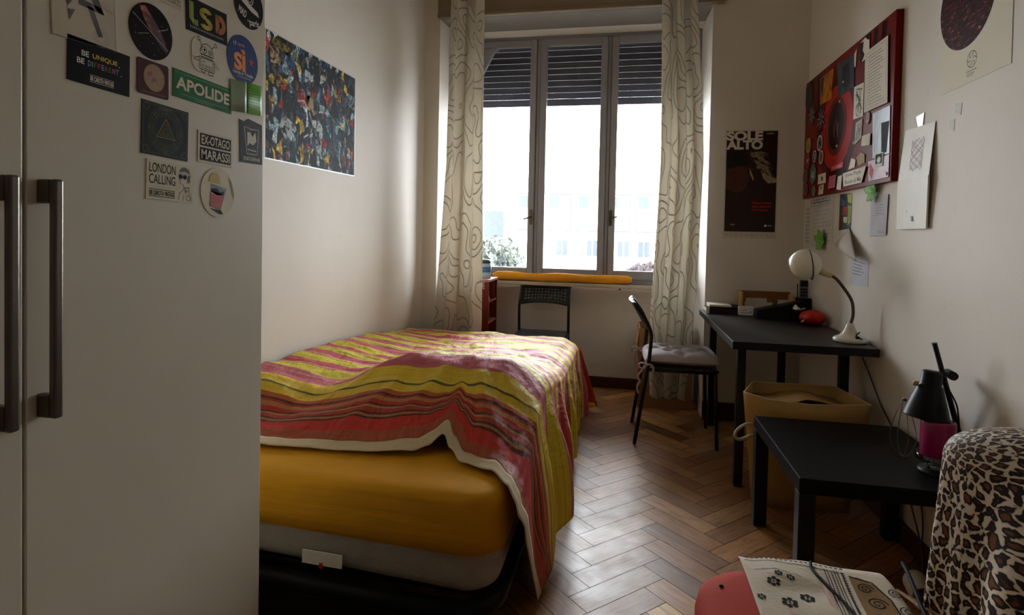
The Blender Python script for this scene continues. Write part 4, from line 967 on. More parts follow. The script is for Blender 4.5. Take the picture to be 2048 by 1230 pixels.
# ------------------------------------------------------------------ desk and what stands on it
DX0, DX1, DY0, DY1, DZ = .500, 1.105, 2.785, 3.975, .73
def desk():
    t = thing('desk', 'black desk with slim legs standing along the right wall under the red board', 'desk', ((DX0+DX1)/2, (DY0+DY1)/2, 0))
    MB().box(DX0, DX1, DY0, DY1, DZ-.036, DZ).go('desktop', M_BLACK, t, bevel=.002)
    for x, y in ((DX0+.070, DY0+.17), (1.035, 2.995), (DX0+.075, DY1-.10), (DX1-.12, DY1-.10)):
        MB().box(x-.02, x+.02, y-.02, y+.02, 0, DZ-.036).go('leg', M_BLKM, t, bevel=.004)
desk()
def gooseneck():
    bx, by = 1.044, 2.955
    t = thing('gooseneck_lamp', 'cream globe-shaded gooseneck lamp at the near end of the black desk', 'lamp', (bx, by, DZ))
    mc = pm('cream_enamel', '#e3dccb', .22, .02, 10, coat=.4); mg = pm('grey_flexible_metal', '#5a5750', .35, .1, metal=.7)
    MB().lathe([(0, 0), (.066, 0), (.071, .004), (.071, .014), (.066, .020), (.048, .027), (.030, .044), (.022, .062), (.017, .078), (.012, .086), (0, .088)], (bx, by, DZ), 36).go('base', mc, t)
    m = MB(); m.tube(bez([(bx+.002, by, DZ+.085), (bx+.010, by, DZ+.13), (bx+.004, by+.005, DZ+.19), (1.018, by+.015, .975), (.985, by+.025, 1.020), (.955, by+.035, 1.040)], 10), .0075, 10); m.go('gooseneck', mg, t)
    c = Vector((.858, by+.06, 1.082)); e = Vector((.962, by+.033, 1.036)); d = (e-c).normalized()
    q = Vector((0, 0, 1)).rotation_difference(d).to_matrix().to_4x4()
    MB().lathe([(.0, -.002), (.017, 0), (.018, .03), (.013, .062), (.009, .066)], c+d*.060, 20, q).go('neck', pm('pale_beige_enamel', '#cdbd98', .35), t)
    # globe shade: opening towards the window side
    od = Vector((-.62, .55, -.30)).normalized(); q2 = Vector((0, 0, 1)).rotation_difference(od).to_matrix().to_4x4()
    prof = [(.072*math.sin(R(180-a)), .072*math.cos(R(180-a))) for a in range(0, 136, 5)]
    prof += [(.0535, .0515), (.0545, .0535)]
    MB().lathe(prof, c, 36, q2).go('lamp_shade', mc, t, solid=.002)
    q3 = Vector((0, 0, 1)).rotation_difference(Vector((.96, -.1, .12)).normalized()).to_matrix().to_4x4()
    cc = Matrix.Translation(c+Vector((.022, 0, 0))) @ q3
    m = MB(); m.tube([(cc @ Vector((.0725*math.cos(2*PI*k/40), .0725*math.sin(2*PI*k/40), 0))) for k in range(40)], .003, 6, close=True); m.go('shade_seam', mg, t)
    MB().lathe([(0, 0), (.018, .002), (.026, .018), (.026, .03), (.018, .045), (0, .05)], c, 20, q2).go('bulb', pm('frosted_bulb', '#e8e6de', .3), t)
    m = MB(); m.tube(bez([(bx+.03, by-.062, DZ+.022), (bx+.012, by-.045, DZ+.036), (bx+.03, by-.03, DZ+.05)], 6), .003, 6); m.box(bx+.006, bx+.02, by-.058, by-.046, DZ+.022, DZ+.034); m.go('switch', M_BLKP, t)
    # cord down the wall
    m = MB(); m.tube(bez([(bx+.055, by+.02, DZ+.008), (bx+.066, by+.055, DZ+.006), (1.1155, 3.02, .71), (1.115, 3.0, .66), (1.116, 2.90, .58), (1.116, 2.80, .50), (1.117, 2.70, .44), (1.117, 2.55, .36), (1.117, 2.42, .22), (1.107, 2.38, .10), (1.09, 2.40, .006)], 8), .0032, 6); m.go('cord', pm('brown_flex', '#4a4034', .6), t)
gooseneck()
def desk_things():
    z = DZ
    # books and notebooks at the far left corner
    for nm, lab, b, col in (('book', 'dark maroon hardback at the bottom of the desk-corner pile', (.525, .742, 3.80, 3.955, z, z+.028), '#3a1d1c'),
                            ('notebook', 'dark notebook in the middle of the desk-corner pile', (.54, .765, 3.81, 3.955, z+.0285, z+.0415), '#241e1c'),
                            ('notebook', 'small white notebook on top of the desk-corner pile', (.535, .665, 3.79, 3.93, z+.042, z+.054), '#dcd6c8')):
        o = thing(nm, lab, 'book', ((b[0]+b[1])/2, (b[2]+b[3])/2, b[4]), 'books on the desk corner')
        x0, x1, y0, y1, z0, z1 = b
        MB().box(x0+.003, x1-.002, y0+.003, y1-.003, z0+.002, z1-.002).go('pages', pm('paper_pages', '#d8cfb8', .8), o)
        cv = pm('cover_'+col[1:], col, .5); MB().box(x0, x1, y0, y1, z0, z0+.002).box(x0, x1, y0, y1, z1-.002, z1).box(x0, x1, y0, y0+.003, z0+.002, z1-.002).go('cover', cv, o)
    o = MB().box(.515, .533, 3.775, 3.79, z, z+.045).go('eraser_box', pm('white_carton', '#dedad4', .5)); tag(o, 'tiny white carton at the far left edge of the desk', 'carton')
    # wooden letter tray
    mk = pm('tan_wood_tray', '#8a5c34', .55, .15, 12); mk2 = pm('pale_wood_tray', '#c49a62', .55, .1, 12)
    t = thing('wooden_tray', 'open tan wooden tray standing against the wall at the back of the desk', 'tray', (.90, 3.92, z))
    MB().box(.735, 1.045, 3.962, 3.972, z, z+.135).go('back_panel', mk, t); MB().box(.735, .745, 3.86, 3.962, z, z+.135).go('side_panel', mk2, t); MB().box(1.035, 1.045, 3.86, 3.962, z, z+.12).go('side_panel', mk2, t)
    MB().box(.745, 1.035, 3.86, 3.962, z, z+.008).go('bottom', mk, t); MB().box(.745, 1.035, 3.86, 3.866, z+.008, z+.03).go('front_lip', mk, t)
    for x0, x1, yy, h, lab in ((.775, .90, 3.925, .085, 'upright white paper sheet in the wooden tray, the taller one'), (.765, .93, 3.905, .062, 'upright cream paper sheet in the wooden tray, in front'), (.965, 1.03, 3.925, .08, 'small white paper at the right end of the wooden tray')):
        o = MB().box(x0, x1, yy, yy+.004, z+.0082, z+.008+h).go('paper_sheet', M_GREYP); tag(o, lab, 'paper', 'papers in the wooden tray')
    # small printed white box
    t = thing('small_carton', 'small white printed carton in front of the wooden tray on the desk', 'carton', (.745, 3.80, z))
    MB().box(.705, .788, 3.765, 3.80, z, z+.052).go('body', pm('white_carton', '#dedad4', .5), t, bevel=.001)
    f = Fr((.7465, 3.7648, z+.026), (1, 0, 0), (0, 0, 1)); i = Ink(f, .0003); i.scrib(-.005, .006, .03, .010); i.line([(-.03, -.012), (.03, -.012)], .003); i.poly(circ(.004, .026, -.004)); i.go('print', M_GINK, t)
    # black slanted file holder lying down
    m = MB(); m.prism([(.775, 3.70, z), (1.03, 3.62, z), (1.045, 3.70, z+.0), (1.04, 3.705, z+.098), (.79, 3.765, z+.040)], (.0, .09, .0))
    o = MB().prism([(.785, 3.66, z), (1.045, 3.64, z), (1.045, 3.64, z+.112), (.785, 3.66, z+.046)], (.005, .095, 0)).go('file_holder', pm('matte_black_card', (.006, .006, .006), .7), bevel=.002); m.bm.free()
    tag(o, 'black wedge-shaped file holder lying on the desk before the wooden tray', 'file holder')
    # black pen box with a phone handset standing in it
    t = thing('pen_box', 'open black box in the far right corner of the desk', 'box', (1.085, 3.83, z))
    x0, x1, y0, y1, h = 1.052, 1.119, 3.78, 3.87, .115
    MB().box(x0, x1, y0, y0+.003, z, z+h).box(x0, x1, y1-.003, y1, z, z+h).box(x0, x0+.003, y0+.003, y1-.003, z, z+h).box(x1-.003, x1, y0+.003, y1-.003, z, z+h).box(x0+.003, x1-.003, y0+.003, y1-.003, z, z+.004).go('body', pm('matte_black_card', (.006, .006, .006), .7), t)
    t = thing('calculator', 'black and silver calculator standing upright in the black desk box', 'calculator', (1.085, 3.82, z+.0042))
    MB().box(1.060, 1.108, 3.815, 3.827, z+.0045, z+.225).go('body', pm('silver_plastic', '#6c7074', .4), t, bevel=.003)
    MB().box(1.064, 1.104, 3.8135, 3.815, z+.185, z+.220).go('screen', M_BLKP, t)
    m = MB()
    for a in range(4):
        for b in range(3): m.box(1.066+a*.0095, 1.0735+a*.0095, 3.813, 3.815, z+.125+b*.018, z+.138+b*.018)
    m.go('keys', M_BLKP, t)
    for k, (xx, hh, cl) in enumerate(((1.057, .20, '#3a2f22'), (1.112, .215, '#222222'))):
        o = MB().tube([(xx, 3.84, z+.0045), (xx+(.002 if k else -.001), 3.845, z+hh)], .0032, 8).go('pencil', pm('pencil_'+cl[1:], cl, .5)); tag(o, ('dark brown pencil left of the calculator in the black desk box', 'black pencil right of the calculator in the black desk box')[k], 'pencil')
    # red pouch with tissues
    t = thing('red_pouch', 'crumpled red pouch lying on the desk against the right wall', 'pouch', (1.045, 3.50, z))
    def pouch(a, b):
        th = a*2*PI; ph = b*PI; rx, ry, rz = .066, .075, .075
        k = 1+.16*noise.noise((math.cos(th)*2, math.sin(th)*2, b*4))
        return Vector((1.046+rx*k*math.cos(th)*math.sin(ph), 3.505+ry*k*math.sin(th)*math.sin(ph), z+max(0, .03-.05*math.cos(ph)*k*(1 if b > .5 else .6))))
    MB().grid(pouch, 28, 16, wrap=True).go('body', pm('red_satin', '#b8261e', .45, .15, 25), t)
    MB().grid(lambda a, b: Vector((.982+.05*a, 3.455+.05*b, z+.012+.05*a*(1-.3*b)+.008*math.sin(a*9+b*4))), 10, 8).go('pale_flap', pm('pink_beige_cloth', '#c89a80', .7), t, solid=.003)
    o = MB().grid(lambda a, b: Vector((.965+.055*a, 3.535+.06*b, z+.072+.020*math.sin(a*6)*b+.012*a)), 10, 8).go('tissue', pm('white_tissue', '#d9d8cc', .8), solid=.002); tag(o, 'crumpled white tissue tucked behind the red pouch on the desk', 'tissue')
desk_things()

# ------------------------------------------------------------------ right wall: red board with its cards
def xy_poly(name, label, cat, pts, x, mat, th=.0012, group=None, lift=0.0):
    """a flat piece on the right wall side; pts are (y, z)"""
    cy = sum(p[0] for p in pts)/len(pts); cz = sum(p[1] for p in pts)/len(pts)
    f = Fr((x-lift, cy, cz), (0, -1, 0), (0, 0, 1)); t = thing(name, label, cat, f.o, group)
    q = [(-(p[0]-cy), p[1]-cz) for p in pts]
    plate(f, q, th, 'sheet', mat, t)
    return t, f, th+.0003, q
def bil(q, a, b):
    (x0, y0), (x1, y1), (x2, y2), (x3, y3) = q[0], q[1], q[2], q[3]
    return ((x0*(1-a)+x1*a)*(1-b)+(x3*(1-a)+x2*a)*b, (y0*(1-a)+y1*a)*(1-b)+(y3*(1-a)+y2*a)*b)
def lines(f, h, q, n, mat, t, x0=.1, x1=.9, y0=.1, y1=.9, w=.002, jit=.3, name='writing'):
    i = Ink(f, h)
    for k in range(n):
        b = y0+(y1-y0)*k/max(1, n-1); e = x1-random.random()*jit*(x1-x0); m_ = 6
        i.line([bil(q, x0+(e-x0)*s/m_, b+.004*math.sin(s*2.3+k)) for s in range(m_+1)], w)
    i.go(name, mat, t)
def board():
    y0, y1, z0, z1 = 2.722, 3.945, 1.455, 2.175
    t = thing('painted_board', 'dark red painted canvas board hung on the right wall over the desk', 'board', (1.11, (y0+y1)/2, z0))
    mr = pm('deep_red_oil_paint', '#6d1411', .35, .35, 5, spec=.08)
    MB().box(1.096, XR-.001, y0, y1, z0, z1).go('canvas', mr, t, bevel=.002)
    fx = 1.0958; f = Fr((fx, 3.395, 1.805), (0, -1, 0), (0, 0, 1)); 
    dk = pm('black_red_paint', '#24090a', .35, .3, 6, spec=.08); r2 = pm('bright_red_paint', '#a8221a', .35, .2, 6, spec=.08)
    Ink(f, .0003).poly(circ(.31, 0, .0, .285)).go('dark_halo', pm('dark_maroon_paint', '#4a100f', .35, .35, 6, spec=.08), t)
    Ink(f, .0006).poly(circ(.235, 0, .0, .225)).go('red_ring', r2, t); Ink(f, .0009).poly(circ(.155, 0, .005, .155)).go('dark_ring', pm('dull_red_paint', '#661812', .35, .3, 8, spec=.08), t); Ink(f, .0012).poly(circ(.115, 0, .008, .125)).go('black_centre', dk, t)
    i = Ink(f, .0015); i.line([(-.02, -.05), (-.03, .01), (0, .045), (.01, -.02), (.03, .02), (.028, -.055)], .012); i.go('pink_scrawl', pm('dusty_rose_paint', '#8a5058', .4), t)
    i = Ink(f, .0005)
    for a in ((-.62, .30, -.48, .35), (-.52, .30, -.44, .365)): pass
    for P_ in [[(cx-.03, .21), (cx+.02, .20), (cx+.035, .355), (cx-.01, .36)] for cx in (.55, .46, .38)]+[[(cx-.03, .12), (cx+.03, .10), (cx+.04, .355), (cx-.03, .355)] for cx in (-.44, -.30)]+[[(-.05, -.33), (.12, -.2), (.26, -.33)]]: Ink(f, .0005).poly(P_).go('dark_stroke', dk, t)
    G = 'cards and badges on the red board'; X = fx-.0022
    dkp = pm('dark_photo_print', '#20262c', .3, .5, 25, spec=.08); blp = pm('blue_grey_photo', '#3b4654', .3, .4, 12, spec=.08); flp = pm('amber_photo', '#a8641c', .3, .6, 22, spec=.08); iceb = pm('icy_blue_photo', '#a9bccb', .25, .25, 9); pinkp = pm('pink_white_photo', '#b58f9c', .3, .3, 14); tan = pm('tan_card', '#a58a5c', .6); pk = pm('pink_card', '#c0687c', .6, .12, 60); rdl = pm('faded_red_card', '#b8474c', .6); crm = pm('cream_card', '#cfc5a4', .65)
    def card(key, name, label, pts, mat, lift=0.0, cat='card'): return xy_poly(name, label, cat, pts, X, mat, group=G, lift=lift)
    t2, f2, h, q = card('blue', 'photo_card', 'dark blue-grey photo card near the top middle of the red board', [(3.40, 2.145), (3.165, 2.12), (3.155, 1.958), (3.375, 1.960)], blp); Ink(f2, h).poly([bil(q, a, b) for a, b in ((.3, .2), (.7, .15), (.8, .8), (.5, .95), (.25, .7))]).go('picture', dkp, t2)
    t2, f2, h, q = card('flame', 'photo_card', 'amber flame-coloured photo card on the upper left of the red board', [(3.671, 2.136), (3.451, 2.135), (3.474, 1.973), (3.656, 1.980)], flp); Ink(f2, h).poly([bil(q, a, b) for a, b in ((.05, .05), (.3, .02), (.25, .5), (.1, .8))]).go('picture', dkp, t2)
    card('dark', 'photo_card', 'dark card at the upper left corner of the red board', [(3.940, 2.150), (3.807, 2.14), (3.795, 2.023), (3.940, 2.03)], dkp)
    t2, f2, h, q = card('cut', 'paper_cutout', 'black and white paper cut-out beside the top of the big typed sheet', [(3.089, 2.150), (2.985, 2.165), (2.977, 2.06), (3.081, 2.05)], M_WHITEP, .002); Ink(f2, h).poly([bil(q, a, b) for a, b in ((0, 0), (.4, .1), (.3, .5), (.5, .75), (.2, 1), (0, 1))]).poly([bil(q, a, b) for a, b in ((.6, 0), (1, 0), (1, .3), (.8, .2))]).go('print', M_INK, t2)
    f2 = Fr((X, 3.165, 2.095), (0, -1, 0), (0, 0, 1)); t2 = thing('paper_triangle', 'small pale paper triangle pinned left of the black and white cut-out', 'card', f2.o, G); plate(f2, [(-.05, -.005), (.022, -.045), (.028, .045)], .001, 'sheet', M_GREYP, t2)
    t2, f2, h, q = card('sketch', 'drawing_card', 'white card with a black ink sketch beside the typed sheet', [(3.150, 1.956), (3.034, 1.950), (3.030, 1.790), (3.148, 1.797)], M_WHITEP)
    i = Ink(f2, h)
    for k in range(9): i.line([bil(q, random.uniform(.1, .9), random.uniform(.08, .92)) for _ in range(4)], .004)
    i.ring(.03, .004, 0, -.04); i.go('drawing', M_GINK, t2)
    t2, f2, h, q = card('sheet', 'typed_sheet', 'large typed white sheet pinned on the upper right of the red board', [(3.020, 2.085), (2.780, 2.085), (2.762, 1.795), (3.008, 1.800)], M_WHITEP, .004, 'paper'); lines(f2, h, q, 17, M_LINK, t2, .14, .86, .12, .9, .0035)
    Ink(f2, h).line([bil(q, a, b) for a, b in ((.06, .05), (.94, .05), (.94, .95), (.06, .95))], .003, True).go('border', M_LINK, t2)
    def disc(name, label, c, r, mat, rim, ry=None, cat='badge', mark=None):
        f3 = Fr((X, c[0], c[1]), (0, -1, 0), (0, 0, 1)); b = thing(name, label, cat, f3.o, G); plate(f3, circ(r, ry=ry, seg=24), .004, 'disc', mat, b); i3 = Ink(f3, .0043); i3.ring(r*.88, r*.16, ry=(ry or r)*.88); i3.go('rim', rim, b)
        i4 = Ink(f3, .0046)
        for k in range(4): i4.line([(random.uniform(-.5, .5)*r, random.uniform(-.5, .5)*r) for _ in range(3)], r*.12)
        i4.go('picture', mark or M_GINK, b)
    disc('oval_tag', 'small pale oval tag just below the typed sheet', (2.967, 1.769), .020, M_GREYP, M_LINK, .028, 'tag')
    gr1 = pm('badge_grey', '#5d625a', .4, .3, 60); 
    disc('badge', 'yellow-green badge, upper left of the badge cluster on the red board', (3.845, 1.776), .046, pm('badge_olive', '#8f8a3c', .4, .2, 60), M_GOLD)
    disc('badge', 'grey badge with pale rim, topmost right of the badge cluster on the red board', (3.632, 1.757), .047, gr1, M_GREYP, mark=M_INK)
    disc('badge', 'dark badge with white rim in the middle of the badge cluster', (3.717, 1.692), .036, pm('badge_dark', '#2a2426', .4), M_GREYP, mark=M_GREYP)
    disc('badge', 'brown badge right of the dark one in the badge cluster', (3.600, 1.672), .039, pm('badge_brown', '#6b4a34', .4, .3, 60), M_GREYP)
    disc('badge', 'red-rimmed badge at the left of the badge cluster', (3.845, 1.682), .043, pm('badge_darkred', '#4a1b1e', .4), M_RED, mark=M_GREYP)
    disc('badge', 'large teal badge at the lower left of the red board', (3.740, 1.593), .058, pm('badge_teal', '#3f6a66', .4, .4, 50), gr1, mark=M_GREYP)
    disc('badge', 'brown-black badge at the far left edge of the red board', (3.886, 1.590), .048, pm('badge_umber', '#4a3328', .4, .3, 60), gr1)
    disc('badge', 'small black badge in the bottom left corner of the red board', (3.86, 1.508), .034, pm('badge_black', '#1f1b1b', .4), M_PINK)
    disc('badge', 'small sage green badge under the large teal badge', (3.716, 1.490), .030, pm('badge_sage', '#5d7a5c', .4, .2, 60), M_LINK)
    for c, r, lab in (((3.800, 1.953), .074, 'dark grey paper starburst on the left of the red board'), ((3.628, 1.892), .078, 'blackish violet paper starburst right of the grey one')):
        f3 = Fr((X, c[0], c[1]), (0, -1, 0), (0, 0, 1)); b = thing('paper_starburst', lab, 'ornament', f3.o, G); plate(f3, star(r, r*.45, 9), .003, 'star', pm('slate_card' if c[0] > 3.7 else 'violet_black_card', '#4c5054' if c[0] > 3.7 else '#2c2230', .5, .3, 40), b)
        i3 = Ink(f3, .0034)
        for k in range(9): a = 2*PI*k/9+PI/2; i3.line([(r*.2*math.cos(a), r*.2*math.sin(a)), (r*.8*math.cos(a), r*.8*math.sin(a))], .004)
        i3.go('spokes', M_LINK, b)
    t2, f2, h, q = card('shape', 'drawing_card', 'pale card with fine pencil drawing below the ink sketch', [(3.115, 1.774), (3.035, 1.781), (3.040, 1.690), (3.124, 1.668)], M_GREYP)
    i = Ink(f2, h)
    for k in range(8): i.line([bil(q, random.uniform(.1, .9), random.uniform(.08, .92)) for _ in range(4)], .003)
    i.go('drawing', M_GINK, t2)
    t2, f2, h, q = card('small', 'white_card', 'small plain white card left of the icy blue photo', [(3.025, 1.696), (2.930, 1.693), (2.934, 1.639), (3.030, 1.649)], M_WHITEP, .003)
    t2, f2, h, q = card('photo', 'photo_card', 'tall icy blue photo card at the right of the red board', [(2.919, 1.780), (2.745, 1.779), (2.735, 1.575), (2.905, 1.575)], iceb); Ink(f2, h).poly([bil(q, a, b) for a, b in ((.52, .30), (.98, .32), (.84, .96), (.55, .95))]).go('picture', M_INK, t2)
    i = Ink(f2, h+.0003)
    for a in (.1, .25, .42): i.line([bil(q, a, .05), bil(q, a+.03, .95)], .006)
    i.go('streaks', pm('white_photo_streak', '#dfe5ea', .3), t2)
    t2, f2, h, q = card('pinkphoto', 'photo_card', 'pinkish photo strip in the lower right corner of the red board', [(2.950, 1.565), (2.736, 1.570), (2.736, 1.475), (2.943, 1.474)], pinkp); Ink(f2, h).poly([bil(q, a, b) for a, b in ((.1, .1), (.3, .5), (.2, .95), (.05, .6))]).go('picture', rdl, t2)
    t2, f2, h, q = card('polaroid', 'instant_photo', 'small instant photo over the icy blue and pink photos', [(2.872, 1.590), (2.786, 1.588), (2.790, 1.528), (2.870, 1.530)], M_WHITEP, .003); Ink(f2, h).poly([bil(q, a, b) for a, b in ((.1, .08), (.9, .08), (.9, .78), (.1, .78))]).go('picture', M_INK, t2); Ink(f2, h+.0003).poly([bil(q, a, b) for a, b in ((.25, .5), (.5, .25), (.75, .4), (.7, .7), (.4, .75))]).go('subject', pm('pale_mint', '#a8bdb2', .4), t2)
    card('tan', 'paper_scrap', 'tan rounded paper scrap above the typed strip', [(3.093, 1.600), (3.04, 1.622), (2.993, 1.606), (2.990, 1.567), (3.064, 1.560)], tan)
    card('strip', 'paper_strip', 'narrow white paper strip slanting left of the tan scrap', [(3.156, 1.609), (3.100, 1.595), (3.110, 1.558), (3.190, 1.556)], M_WHITEP)
    t2, f2, h, q = card('text', 'typed_strip', 'white strip with two typed lines at the bottom of the red board', [(3.252, 1.543), (2.962, 1.548), (3.009, 1.475), (3.238, 1.475)], M_WHITEP, .004)
    i = Ink(f2, h); i.text('Jone Park', .0, .016, .20, .022, .01); i.text('Route of Ma', .0, -.016, .20, .020, .01); i.go('lettering', M_GINK, t2)
    t2, f2, h, q = card('redlabel', 'printed_label', 'faded red printed label below the painted ring', [(3.436, 1.600), (3.260, 1.607), (3.262, 1.577), (3.440, 1.574)], rdl); Ink(f2, h).scrib(0, 0, .13, .014).go('lettering', pm('pale_pink_ink', '#dba0a0', .5), t2)
    t2, f2, h, q = card('pink', 'pink_card', 'pink card near the bottom of the red board', [(3.462, 1.548), (3.362, 1.550), (3.374, 1.482), (3.478, 1.482)], pk); lines(f2, h, q, 4, rdl, t2, .2, .8, .2, .8, .004)
    card('tag', 'paper_tag', 'narrow white tag between the pink card and the typed strip', [(3.330, 1.536), (3.272, 1.538), (3.285, 1.462), (3.350, 1.470)], M_WHITEP)
    t2, f2, h, q = card('cream', 'cream_card', 'cream card right of the large teal badge', [(3.650, 1.577), (3.520, 1.578), (3.520, 1.520), (3.652, 1.522)], crm); Ink(f2, h).poly([bil(q, a, b) for a, b in ((.4, .3), (.6, .25), (.7, .7), (.45, .75))]).go('picture', M_GINK, t2)
    t2, f2, h, q = card('cream2', 'cream_card', 'narrow cream card below the other cream card at the board edge', [(3.625, 1.512), (3.550, 1.515), (3.555, 1.462), (3.640, 1.460)], crm); Ink(f2, h).poly([bil(q, a, b) for a, b in ((.3, .1), (.7, .2), (.5, .5), (.3, .4))]).go('picture', M_GINK, t2)
    for y, z in ((3.30, 2.02), (3.34, 1.93), (3.36, 1.70), (3.13, 1.68), (2.75, 1.49)):
        f3 = Fr((X, y, z), (0, -1, 0), (0, 0, 1)); pn = MB(); q4 = Vector((0, 0, 1)).rotation_difference(Vector((-1, 0, 0))).to_matrix().to_4x4(); pn.lathe([(.007, 0), (.008, .003), (.004, .006), (0, .007)], (X, y, z), 12, q4); o = pn.go('push_pin', pm('white_pin', '#dedede', .3)); tag(o, {3.30: 'white push pin in the dark blue photo card', 3.34: 'white push pin at the top of the black painted centre', 3.36: 'white push pin at the bottom of the black painted centre', 3.13: 'white push pin left of the small plain white card', 2.75: 'white push pin in the lower right photo corner'}[y], 'push pin', 'push pins on the red board')
board()

def right_wall():
    X = XR-.0006
    # poster with the dark disc
    t, f, h, q = xy_poly('disc_poster', 'cream poster with a large dark red textured disc at the top right', 'poster', [(2.422, 2.42), (2.022, 2.42), (2.013, 1.742), (2.408, 1.738)], X, pm('cream_poster_paper', '#d9d1bd', .65, .02, 5), .0012)
    m = bpy.data.materials.new('dark_disc_print'); m.use_nodes = True; nt = m.node_tree; b = nt.nodes['Principled BSDF']; b.inputs['Roughness'].default_value = .5
    tc = N(nt, 'ShaderNodeTexCoord'); mp = N(nt, 'ShaderNodeMapping'); mp.inputs['Scale'].default_value = (1, 30, 75); mp.inputs['Rotation'].default_value = (R(-12), 0, 0); nt.links.new(tc.outputs['Object'], mp.inputs[0]); nz = N(nt, 'ShaderNodeTexNoise', i_Scale=1.0, i_Detail=6.0, i_Roughness=.7); nt.links.new(mp.outputs[0], nz.inputs['Vector'])
    b.inputs['Specular IOR Level'].default_value = .08
    rp = ramp(nt, [(.40, S('#120a0b')), (.52, S('#3c1215')), (.60, S('#6a2224')), (.68, S('#a88482'))]); nt.links.new(nz.outputs['Fac'], rp.inputs[0]); nt.links.new(rp.outputs[0], b.inputs['Base Color'])
    cy, cz = 2.216, 2.08
    d = lambda y, z: (-(y-cy), z-cz)
    Ink(f, h).poly(circ(.165, *d(2.262, 2.030), seg=48)).go('disc', m, t)
    i = Ink(f, h+.0003)
    for k in range(30): yy, zz = 2.262+random.uniform(-.06, .06), 2.03+random.uniform(-.05, .07); i.line([d(yy, zz), d(yy+random.uniform(-.01, .01), zz-.02)], .004)
    i.go('dark_thicket', M_INK, t)
    i = Ink(f, h); c = d(2.217, 1.815); i.ring(.027, .002, *c)
    for k in range(6): a = 2*PI*k/6; i.line([(c[0]+.008*math.cos(a), c[1]+.008*math.sin(a)), (c[0]+.016*math.cos(a+.5), c[1]+.016*math.sin(a+.5)), (c[0]+.025*math.cos(a), c[1]+.025*math.sin(a))], .0022)
    i.scrib(*d(2.217, 1.778), .06, .005); i.scrib(*d(2.221, 1.769), .045, .004); i.scrib(*d(2.222, 1.762), .04, .004); i.go('emblem', M_INK, t)
    # two fold card
    t = thing('folded_card', 'folded white card with a faint drawing taped to the right wall', 'card', (1.11, 2.555, 1.25))
    def fold(a, b, y0, y1, z0, z1, o0, o1): return Vector((XR-.002-(o0+(o1-o0)*b)-.010*math.sin(a*PI)*0, y0+(y1-y0)*a, z0+(z1-z0)*b))
    pw = pm('glossy_white_card', '#e2ded4', .45, .04, 12)
    MB().grid(lambda a, b: fold(a, b, 2.678-.012*b, 2.432, 1.452, 1.655-.004*a, .016, .001), 6, 6, smooth=False).go('upper_leaf', pw, t, solid=.0008, recalc=False)
    MB().grid(lambda a, b: fold(a, b, 2.692-.014*b, 2.452-.02*b, 1.252, 1.452, .008, .016), 6, 6, smooth=False).go('lower_leaf', pw, t, solid=.006, recalc=False)
    fu = Fr((XR-.002-.0085, 2.555, 1.553), (0, -1, 0), Vector((.0739, 0, 1)).normalized()); i = Ink(fu, .001)
    for k in range(14): i.line([(.01+.05*math.sin(k*1.7+s*.8), -.07+.020*s+.005*math.sin(k*2.3)) for s in range(7)], .0022)
    i.go('faint_drawing', pm('faint_lilac_ink', '#b9aab4', .5), t)
    fl = Fr((XR-.002-.0165, 2.565, 1.352), (0, -1, 0), Vector((-.04, 0, 1)).normalized()); i = Ink(fl, .001); i.poly(rect(.012, .02, 0, .01, -.06)); i.poly(rect(.006, .006, 0, -.03, -.03)); i.go('teal_mark', pm('teal_ink', '#5a8a80', .5), t)
    # timetable
    t, f, h, q = xy_poly('timetable_sheet', 'printed timetable sheet below the left end of the red board', 'paper', [(3.985, 1.452), (3.478, 1.452), (3.474, 1.180), (3.980, 1.142)], X, M_GREYP, .0008)
    i = Ink(f, h); i.scrib(.03, .125, .34, .03); i.line([bil(q, .2, .16), bil(q, .9, .15)], .003)
    for k in range(9): i.scrib(-.195, .085-.025*k, .07, .016)
    i.go('lettering', M_GINK, t)
    lines(f, h, q, 10, M_LINK, t, .32, .95, .2, .92, .003)
    # bookmark
    t, f, h, q = xy_poly('bookmark', 'narrow multicoloured bookmark below the middle of the red board', 'bookmark', [(3.384, 1.445), (3.218, 1.441), (3.221, 1.262), (3.387, 1.254)], X, pm('dark_teal_print', '#2c3a3a', .35, .5, 40), .0008)
    for pts, c in (((.02, .05, .45, .2, .35, .35, .1, .3), '#4a6a9a'), ((.6, .02, 1, .02, 1, .3, .7, .25), '#b8b03c'), ((.3, .35, .7, .38, .6, .6, .25, .6), '#a8341c'), ((.7, .32, 1, .36, .98, .8, .75, .9), '#8a9a2c'), ((.35, .64, .7, .66, .65, .82, .4, .8), '#cfcfae'), ((.05, .7, .3, .65, .4, .95, .02, .98), '#5a2a24'), ((.02, .4, .22, .42, .2, .62, .02, .6), '#2a5a3a')):
        Ink(f, h).poly([bil(q, pts[k], pts[k+1]) for k in range(0, 8, 2)]).go('printed_patch', pm('print_'+c[1:], c, .4, .2, 60), t)
    # note under the leaf
    t, f, h, q = xy_poly('note_sheet', 'small bluish note pinned under a green paper leaf on the right wall', 'paper', [(2.975, 1.410), (2.799, 1.407), (2.809, 1.229), (2.975, 1.224)], X, pm('bluish_note_paper', '#c9cad4', .7), .0008, lift=.004)
    lines(f, h, q, 4, M_LINK, t, .3, .9, .25, .45, .003); i = Ink(f, h); i.scrib(.03, -.075, .07, .012); i.line([bil(q, .1, .5), bil(q, .9, .48)], .002); i.go('lettering', M_LINK, t)
    # lower note
    t, f, h, q = xy_poly('note_sheet', 'bluish handwritten note partly covered by the large folded grey paper', 'paper', [(3.202, 1.130), (2.985, 1.105), (2.988, .986), (3.220, .978)], X, pm('bluish_note_paper', '#c9cad4', .7), .0008)
    lines(f, h, q, 5, M_GINK, t, .15, .85, .15, .6, .003)
